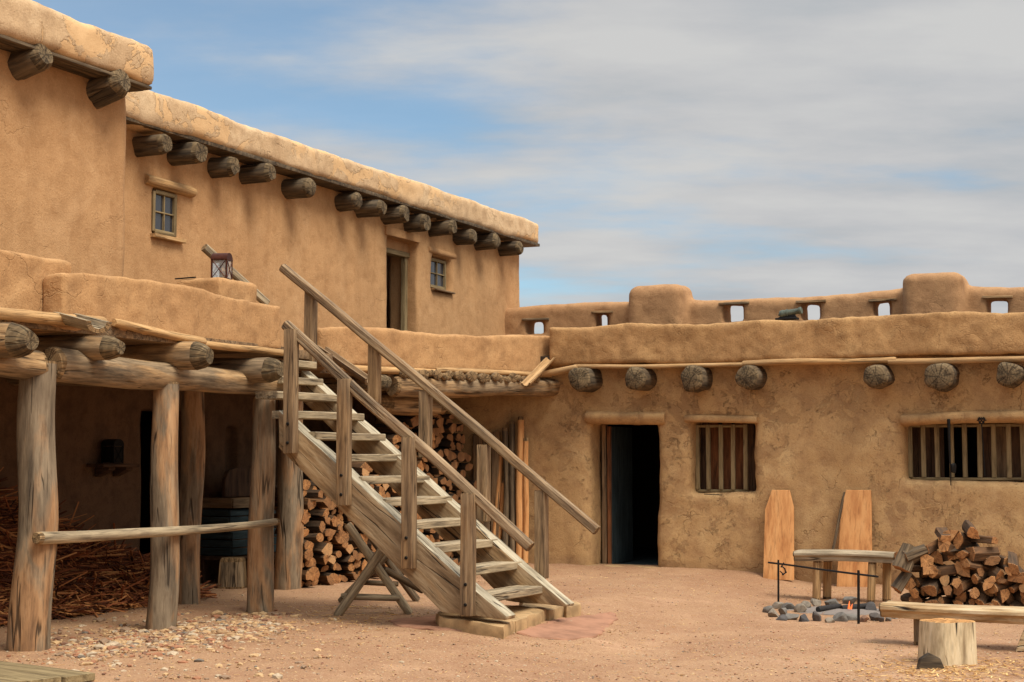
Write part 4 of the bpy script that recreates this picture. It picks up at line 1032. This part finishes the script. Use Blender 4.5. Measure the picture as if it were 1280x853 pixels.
# right-hand pile: ends to the camera
def pile_top(px):
    pts_ = [(1128, 696), (1150, 690), (1165, 668), (1183, 664), (1205, 660), (1218, 670), (1228, 690), (1245, 689), (1262, 700), (1280, 716), (1310, 735), (1330, 745)]
    for (x0, y0), (x1, y1) in zip(pts_, pts_[1:]):
        if x0 <= px <= x1: return y0+(y1-y0)*(px-x0)/(x1-x0)
    return 747
YPL = 18.75
px = 1136; n_pile = 0
PL = [('in the bottom row of', 0), ('in the middle of', 1), ('on top of', 2)]
while px < 1322:
    g0 = aty(px, 700, YPL); zb = gz(g0.x, YPL)+.05; ztop = aty(px, pile_top(px), YPL).z-.02; z = zb; row = 0
    while z < ztop:
        s_ = rn.uniform(.8, 1.65); p = aty(px+rn.uniform(-2, 2)+(5 if row % 2 else 0), 700, YPL+rn.uniform(-.08, .10)); p.z = z; p.y += .22
        m4 = Matrix.Translation(p) @ Matrix.Rotation(rn.gauss(0, .42), 4, 'Z') @ Matrix.Rotation(math.pi/2+rn.gauss(0, .2), 4, 'X') @ Matrix.Rotation(rn.random()*6.28, 4, 'Z')
        last = z+.1 >= ztop
        flog(rn.choice(variants2), m4, 'reddish split log %s the loose woodpile at the right' % ('in the bottom row of' if row == 0 else 'on top of' if last else 'in the middle of'), 'split logs in the loose woodpile at the right', s_); n_pile += 1
        z += .105*s_**.7; row += 1
    px += 14.0
for (a_, b_, r_, nm, lb) in (((1126, 712), (1138, 683), .085, 'bark_log', 'purplish bark-covered log leaning upright at the left end of the woodpile'),
                             ((1132, 698), (1158, 688), .085, 'bark_log', 'pale twisted bark log lying on the left shoulder of the woodpile'),
                             ((1121, 738), (1136, 716), .075, 'bark_log', 'dark rotten log at the lower left corner of the woodpile')):
    A = aty(a_[0], a_[1], YPL-.05); B = aty(b_[0], b_[1], YPL+.05)
    tag(log(nm, A, B, r_, M['bark'], None, r1=r_*.8, nz=.35, irr=.9, wob=.02, end=((0, 1),), endmat=M['fire_end']), lb, 'firewood')

# ---------------------------------------------------------------- sawbuck under the stairs
cb = atg(450, 762)
saw = thing('sawbuck', cb, 'crossed-leg sawbuck of grey poles standing under the left side of the stairs', 'sawbuck')
A0, A1 = atg(512, 768), atg(420, 770); B0, B1 = atg(522, 752), atg(425, 753)
def vert(px, py, base): return O+ray(px, py)*((base-O).dot(FW)/ray(px, py).dot(FW))
log('leg', A0, vert(433, 656, A0), .045, M['plank'], saw, seg=10); log('leg', A1, vert(480, 684, A1)+FW*.0, .045, M['plank'], saw, seg=10)
log('leg', B0, vert(464, 672, B0), .045, M['bark'], saw, seg=10); log('leg', B1, vert(487, 690, B1), .045, M['bark'], saw, seg=10)
log('crossbar', vert(427, 745, A0)-FW*.06, vert(500, 747, A0)-FW*.06, .032, M['plank'], saw, seg=10)
log('brace', vert(450, 728, B0), vert(498, 730, B0), .03, M['bark'], saw, seg=10)
log('brace', vert(479, 713, A0)+FW*.1, vert(527, 742, A0)+FW*.3, .035, M['bark'], saw, seg=10)
log('crossbar', vert(455, 688, A0), vert(474, 700, B0), .035, M['bark'], saw, seg=10)

# ---------------------------------------------------------------- poles and planks leaning on the north wall
def leaning(kind_, x0, yb_, x1, yt_, r_, mat, label, cat, group, flat=None):
    b = aty(x0, yb_, YN-.22); b.z = max(b.z, .02); t = aty(x1, yt_, YN-.06)
    b = Vector((b.x, YN-.28, .0))
    t = aty(x1, yt_, YN-.05-r_)
    if flat: o = plank(kind_, b, t, flat, .03, mat, None, Vector((0, 1, 0)), nz=.04)
    else: o = log(kind_, b, t, r_, mat, None, r1=r_*.85, wob=.03, nz=.08, seg=12, endmat=M['log_end'])
    return tag(o, label, cat, group)
GP = 'poles and planks leaning on the wall behind the stairs'
leaning('leaning_pole', 650, 700, 650, 521, .055, M['orange_pole'], 'tallest bright orange peeled pole leaning on the wall behind the stairs', 'pole', GP)
leaning('leaning_pole', 659, 700, 658, 548, .045, M['orange_pole'], 'shorter bright orange pole, rightmost of those behind the stairs', 'pole', GP)
leaning('leaning_pole', 643, 700, 641, 526, .052, M['bark'], 'dark barked pole beside the tallest orange pole', 'pole', GP)
leaning('leaning_pole', 635, 700, 632, 535, .055, M['bark'], 'grey barked pole with a stubby top, left of the dark pole', 'pole', GP)
leaning('leaning_pole', 616, 700, 626, 566, .038, M['orange_pole'], 'thin slanting orange pole, leftmost of those behind the stairs', 'pole', GP)
leaning('leaning_pole', 623, 700, 629, 600, .032, M['orange_pole'], 'short thin orange pole tucked behind the handrail', 'pole', GP)
for (x0, x1, yt_, wd_) in ((600, 597, 543, .15), (610, 608, 546, .11), (621, 620, 540, .12)):
    leaning('leaning_plank', x0, 700, x1, yt_, .03, M['old_plank'], {600: 'wide brown plank, leftmost in the row leaning behind the stairs', 610: 'narrow brown plank, middle of the three behind the stairs', 621: 'brown plank right of two others and beside the slanting orange pole'}[x0], 'plank', GP, wd_)
# fresh pale boards with clipped tops
def headboard(bl, br, tl, tr, clip, label):
    yb_ = YN-.34; b0_ = aty(bl, 560, yb_); b1_ = aty(br, 560, yb_); zb = gz(b0_.x, yb_)-.0
    t0_ = aty(tl, 613, YN-.07); t1_ = aty(tr, 613, YN-.07); zt = t0_.z
    w0 = t1_.x-t0_.x; dv = Vector((0, 1, 0))
    bp = lambda x, z: Vector((x, yb_+(YN-.07-yb_)*(z-zb)/(zt-zb), z))
    h_ = .26; L0 = b0_.x+(t0_.x-b0_.x)*.82; L1 = b1_.x+(t1_.x-b1_.x)*.82
    poly_ = [bp(b0_.x, zb), bp(L0, zt-h_), bp(t0_.x+w0*clip[0], zt), bp(t1_.x-w0*clip[1], zt), bp(L1, zt-h_*.9), bp(b1_.x, zb)]
    o = prism('pale_board', poly_, (0, .035, .006), M['new_board'], None, .004, .0); tag(o, label, 'board', 'fresh sawn boards leaning on the wall')
headboard(952, 990, 957, 992, (.22, .15), 'fresh orange board with clipped top corners, standing free left of the back bench')
headboard(1043, 1087, 1052, 1089, (.15, .02), 'fresh orange board standing behind the back bench')
a = aty(1030, 700, YN-.45); a.z = gz(a.x, a.y); b = aty(1057, 616, YN-.04)
tag(log('stick', a, b, .02, M['bark'], None, seg=8), 'thin grey stick leaning on the wall behind the back bench', 'stick')

# ---------------------------------------------------------------- benches
def slab_bench(A, B, wd_, th_, legs, mat, label, upper=None):
    base = (A+B)/2; base.z = gz(base.x, base.y)
    t = thing('log_bench', base, label, 'bench', 'rough log benches around the fire pit')
    sec = rrect(wd_, th_, .025); sec = [(x*(1 if y > 0 else .78), y) for x, y in sec]
    m, L = frame(A, B); SEED[0] += 1
    V, Fc, mi = sweep(sec, L, 22, .02, .20, 2.0, SEED[0], .97, ((0, .95), (.015, 1)))
    me = mesh('seat', V, Fc, True, mi); sharp(me, 35); link('seat', me, [mat, M['viga_end']], t, m)
    for (p, q, r_) in legs: log('leg', p, q, r_, M['pole'] if mat is M['bench_grey'] else M['log'], t, seg=12, endmat=M['log_end'])
    return t
yb_ = 19.3
A = aty(996, 694, yb_); B = aty(1122, 696, yb_); B.z = A.z
legs = []
for (px, yy_) in ((1020, yb_-.10), (1088, yb_-.10)):
    p = aty(px, 740, yy_); p.z = gz(p.x, p.y)-.02; legs.append((p, Vector((p.x+.02, yy_+.02, A.z-.03)), .05))
for (px, yy_) in ((1034, yb_+.16), (1108, yb_+.16)):
    p = aty(px, 735, yy_); p.z = gz(p.x, p.y)-.02; legs.append((p, Vector((p.x+.02, yy_-.02, A.z-.03)), .05))
slab_bench(A, B, .40, .12, legs, M['bench_grey'], 'grey split-log bench against the back wall beside the woodpile')
pl_ = atg(1150, 806); yq = pl_.y+.02
A = aty(1104, 762, yq); B = aty(1420, 753, yq-.1); B.z = A.z+.0
legs = [(Vector((pl_.x, pl_.y, pl_.z-.02)), Vector((pl_.x, pl_.y, A.z-.03)), .055), (Vector((B.x-.4, B.y, -.12)), Vector((B.x-.4, B.y, A.z-.03)), .06)]
slab_bench(A, B, .36, .13, legs, M['bench'], 'pale half-log bench in the right foreground behind the stump')
# stump
sb = atg(1192, 832); sb += FW*.15
m = Matrix.Translation((sb.x, sb.y, sb.z-.02))
r_ = .225; hgt = .37; V, Fc, mi = sweep(circ(r_, 40, 3, .22), hgt, 10, .01, .14, 2.4, 5, .93, ((0, 1), ))
me = mesh('stump', V, Fc, True, mi); sharp(me, 45)
stp = thing('tree_stump', (sb.x, sb.y, sb.z), 'pale upright chopping stump with a cut orange top in the right foreground', 'stump')
link('trunk', me, [M['stump_side'], M['stump_top']], stp, m)
A = O+ray(1163, 838)*1; ab = atg(1172, 838)
prism('chip_slab', [ab+Vector((-.15, -.02, -.01)), ab+Vector((.06, .02, -.01)), ab+Vector((.02, .02, .09)), ab+Vector((-.06, .01, .13)), ab+Vector((-.13, 0, .08))], (-.03, .06, 0), M['viga'], stp, .01, .01)
# half block cut off at the right edge
eb = atg(1290, 815); prism_o = prism('wood_wedge', [eb+Vector((-.14, -.05, 0)), eb+Vector((.2, 0, 0)), eb+Vector((.2, 0, .2)), eb+Vector((-.08, -.03, .17))], (0, .2, 0), M['bench'], None, .02, .02)
tag(prism_o, 'pale wooden block lying cut off by the right edge behind the stump', 'wood block')

# ---------------------------------------------------------------- fire pit
fc = atg(1037, 763)
def rock(name, c, sx, sy, sz, seed, mat, label=None, cat=None, group=None, parent=None):
    bm = bmesh.new(); bmesh.ops.create_icosphere(bm, subdivisions=3, radius=1); rr = random.Random(seed)
    ax_ = [Vector((rr.gauss(0, 1), rr.gauss(0, 1), rr.gauss(0, 1))).normalized() for _ in range(9)]; dd = [rr.uniform(.42, .8) for _ in ax_]
    for v in bm.verts:
        p = v.co.copy()
        for a_, d_ in zip(ax_, dd):
            k_ = p.dot(a_)
            if k_ > d_: p -= a_*(k_-d_)*.97
        p *= 1+.08*mn.noise(p*2+Vector((seed, 0, 0))); v.co = Vector((p.x*sx, p.y*sy, p.z*sz))
    me = bpy.data.meshes.new(name); bm.to_mesh(me); bm.free(); me.polygons.foreach_set('use_smooth', [True]*len(me.polygons)); sharp(me, 28)
    o = link(name, me, mat, parent, Matrix.Translation(c) @ Matrix.Rotation(rr.random()*6, 4, 'Z')); tag(o, label, cat, group); return o
pix = [(966,768,9,9),(978,766,9,9),(990,771,11,7),(960,762,9,7),(973,757,9,8),(986,758,10,8),(1003,774,9,8),(1019,773,9,9),(1049,773,10,9),(1036,775,7,5),(1063,772,11,7),(1078,774,9,6),(1092,772,9,7),(1101,774,6,5),(1108,773,5,5),(1113,765,7,6),(1103,762,9,8),(1088,760,11,8),(1062,752,9,9),(1040,755,13,8),(1018,754,9,8),(1005,757,9,7),(1000,762,9,8),(1117,770,5,5),(975,772,8,6)]
desc = ['left end', 'left front', 'left front', 'far left', 'back left', 'back left', 'front', 'front', 'middle front', 'middle front', 'right front', 'right front', 'right front', 'far right front', 'far right', 'far right', 'right', 'back right', 'back', 'back middle', 'back middle', 'back left', 'inner left', 'far right', 'left front']
HS = ['brown stone at the outermost left of the fire ring', 'grey stone second from the left in the fire ring', 'stone third from the left along the front of the fire ring', 'small stone at the very left tip of the fire ring', 'stone behind the left iron upright', 'stone just right of the left iron upright', 'stone at front of the fire ring left of its middle', 'upright stone at the front left of the charred log',
 'rounded stone at the front of the fire ring near the flame', 'smallest flat stone at the middle front of the fire ring', 'stone in front of the flame', 'stone at the foot of the right iron upright', 'stone just right of the right iron upright', 'small stone at the front right of the fire ring', 'tiny stone near the front bench end', 'stone at the right tip of the fire ring', 'stone behind the right tip of the fire ring', 'dark stone behind the right charred log', 'tall grey stone standing behind the flame', 'broad flat stone at the back of the fire ring', 'rounded stone at the back left of the broad flat one', 'stone at the back left inside the fire ring', 'inner stone left of the left charred log', 'last tiny stone beside the front bench end', 'stone tucked in at the front left of the ring']
for i, (x, y, w_, h_) in enumerate(pix):
    p = atg(x, y+4); sc_ = (p-O).dot(FW)/F
    rock('hearth_stone', p+Vector((0, .05, h_*sc_*.35)), w_*sc_*1.1, w_*sc_*.85, h_*sc_*1.0, 100+i, M['fire_stone'], HS[i], 'stone', 'stones ringing the fire pit')
ash = atg(1048, 764)
V = [Vector((0, 0, .02))]; Fc = []
for i in range(24): a_ = 2*math.pi*i/24; V.append(Vector((.62*math.cos(a_)*(1+.1*math.sin(i*2)), .5*math.sin(a_), -.002)))
Fc = [(0, 1+i, 1+(i+1) % 24) for i in range(24)]
tag(link('ash_bed', mesh('ash_bed', V, Fc), plain('ash', lin(130, 120, 112), .95), None, Matrix.Translation(ash+Vector((0, 0, .006)))), 'grey ash bed inside the stone ring', 'ash', kind='stuff')
CH = plain('charred wood', (.03, .027, .026, 1), .8)
for (a_, b_, lb) in (((1022, 766), (1050, 763), 'charred log burning on the left of the fire pit'), ((1052, 764), (1090, 762), 'charred log burning on the right of the fire pit')):
    A, B = atg(*a_), atg(*b_); A.z += .035; B.z += .045
    tag(log('charred_log', A, B, .032, CH, None, nz=.2, endmat=CH), lb, 'firewood')
fp = atg(1061, 765)
fl = thing('flame', fp, 'small orange flame licking up between the stones of the fire pit', 'flame')
for (dx, hh, w_) in ((0, .09, .016), (.022, .06, .012)):
    log('tongue', fp+Vector((dx, 0, .03)), fp+Vector((dx*1.4+.01, 0, .03+hh)), w_, M['flame'], fl, r1=w_*.2, seg=8, wob=.02)
# cooking irons
u1 = atg(973, 757); u2 = atg(1073, 780)
iron = thing('cooking_irons', (u1+u2)/2, 'black iron spit on two uprights over the fire pit', 'fire irons')
h1 = vert(973, 700, u1); h2 = vert(1073, 713, u2)
log('upright', u1-Vector((0, 0, .05)), h1, .012, M['iron'], iron, seg=8, wob=0, nz=0)
log('upright', u2-Vector((0, 0, .05)), h2, .014, M['iron'], iron, seg=8, wob=0, nz=0)
r0 = vert(960, 703, u1); r1_ = vert(1098, 721, u2)
log('spit', r0, r1_, .011, M['iron'], iron, seg=8, wob=.01, nz=0)
hk = []
for i in range(9): a_ = math.pi*1.5*i/8; hk.append((978+4*math.sin(a_), 711-4*math.cos(a_)+ (i)*.6))
prev = vert(979, 705, u1)
for x, y in ((977, 708), (981, 711), (982, 716), (979, 718), (976, 715)):
    q = vert(x, y, u1); log('hook', prev, q, .008, M['iron'], iron, seg=6, wob=0, nz=0); prev = q
# utensils on the window
def hang(px, y0, y1, name, label):
    p = aty(px, y0, YN-.12); q = aty(px+(0 if name == 'iron_scoop' else 4), y1, YN-.12); t = thing(name, p, label, 'iron tool')
    return t, p, q
t, p, q = hang(1186, 524, 607, 'iron_scoop', 'black iron scoop with a long handle hanging in front of the barred window')
log('handle', p, Vector((p.x+.005, p.y, q.z+.28)), .022, M['iron'], t, r1=.012, seg=10); log('spike', Vector((p.x+.01, p.y, q.z+.3)), Vector((p.x+.01, p.y, q.z)), .008, M['iron'], t, seg=8, wob=0)
me_c = Vector((p.x+.045, p.y, q.z+.22)); rock('bowl', me_c, .055, .02, .075, 3, M['iron'], parent=t)
t, p, q = hang(1227, 530, 595, 'iron_skewer', 'thin black iron skewer with heart-shaped handle hanging from the window lintel')
log('rod', p, q, .007, M['iron'], t, seg=8, wob=0)
hp = [(0, 0), (-.03, .03), (-.035, .055), (-.015, .065), (0, .045), (.015, .065), (.035, .055), (.03, .03), (0, 0)]
for (ax0, az0), (ax1, az1) in zip(hp, hp[1:]): log('heart_handle', p+Vector((ax0, 0, az0)), p+Vector((ax1, 0, az1)), .008, M['iron'], t, seg=6, wob=0, nz=0)

# ================================================================== LOOSE GROUND COVER
def pebbles(name, gen, n_, label, seed):
    rn_ = random.Random(seed); V = []; Fc = []; tone = []
    bm = bmesh.new(); bmesh.ops.create_icosphere(bm, subdivisions=1, radius=1); bv = [v.co.copy() for v in bm.verts]; bf = [[v.index for v in f.verts] for f in bm.faces]; bm.free()
    for _ in range(n_):
        p, s_ = gen(rn_); p.z = gz(p.x, p.y)+s_*.12; a_ = rn_.random()*6.3; ca, sa = math.cos(a_), math.sin(a_); sx, sy, sz = s_*rn_.uniform(.7, 1.3), s_*rn_.uniform(.5, .9), s_*rn_.uniform(.3, .6); b_ = len(V)
        for v in bv:
            k_ = rn_.uniform(.85, 1.12); x, y, z = v.x*sx*k_, v.y*sy*k_, v.z*sz*k_; V.append((p.x+x*ca-y*sa, p.y+x*sa+y*ca, p.z+z))
        Fc += [tuple(b_+i for i in f) for f in bf]; tone += [rn_.random()]*len(bv)
    me = mesh(name, V, Fc, True); a_ = me.attributes.new('tone', 'FLOAT', 'POINT'); a_.data.foreach_set('value', tone); sharp(me, 40)
    tag(link(name, me, M['pebble']), label, 'pebbles', kind='stuff')
def pg(rn_):
    t = rn_.random(); c = Vector((90+250*t+rn_.gauss(0, 22), 812-34*t+rn_.gauss(0, 11)))
    if rn_.random() < .15: c = Vector((rn_.uniform(5, 420), rn_.uniform(775, 850)))
    c.y = min(860, max(768, c.y)); p = atg(c.x, c.y); return p, (rn_.choice((.012, .018, .024, .036)) if rn_.random() < .97 else .06)*rn_.uniform(.7, 1.2)
pebbles('pebble_patch', pg, 2300, 'patch of small pale pebbles on the sand in front of the porch posts', 3)
def gg(rn_):
    while True:
        y = rn_.uniform(8.5, 21.0) if rn_.random() < .5 else rn_.uniform(8.5, 15); x = rn_.uniform(-12, 0)
        if x < -8.6 and rn_.random() < .6: continue
        return Vector((x, y, 0)), rn_.uniform(.004, .012)*(2.0 if rn_.random() < .03 else 1)
pebbles('gravel', gg, 20000, 'fine grit scattered all over the sandy yard', 4)
def cg(rn_):
    if rn_.random() < .8:
        c = Vector((1190+rn_.gauss(0, 60), 838+rn_.gauss(0, 9)))
    else: c = Vector((rn_.gauss(440, 40), rn_.gauss(766, 10)))
    c.y = max(760, min(853, c.y)); p = atg(c.x, c.y); a_ = rn_.random()*3.14
    return p+Vector((0, 0, .012)), Vector((math.cos(a_), math.sin(a_), rn_.gauss(0, .1))), rn_.uniform(.02, .09), rn_.uniform(.004, .014), .003, Vector((0, 0, 1))
sticks('wood_chips', cg, 900, M['straw'], 'pale wood chips and straw scattered round the stump', 'wood chips', 9)
def sg(rn_):
    y = rn_.uniform(9, 20.5); x = rn_.uniform(-11.5, -.5); a_ = rn_.random()*3.14; p = Vector((x, y, gz(x, y)+.01))
    return p, Vector((math.cos(a_), math.sin(a_), rn_.gauss(0, .08))), rn_.uniform(.015, .06), rn_.uniform(.002, .005), .002, Vector((0, 0, 1))
sticks('straw_litter', sg, 1800, M['straw'], 'thin straw litter strewn across the yard', 'straw', 10)
# boardwalk at the lower left corner
bw = thing('boardwalk', atg(20, 845), 'pale plank boardwalk at the lower left corner of the yard', 'boardwalk')
e0 = atg(-120, 818); e1 = atg(118, 852); dr = (e1-e0).normalized(); nn_ = Vector((dr.y, -dr.x, 0))
if nn_.dot(FW) > 0: nn_ = -nn_
for i in range(4):
    o_ = nn_*(.13+.262*i); plank('board', Vector((e0.x, e0.y, .03))+o_-dr*.6, Vector((e1.x, e1.y, .03))+o_+dr*(.02-.03*i), .25, .05, M['bar'], bw, nz=.02)
# weed tuft beside the pebbles
print('objects', len(bpy.data.objects), 'pile', n_pile, 'stack', len(items))
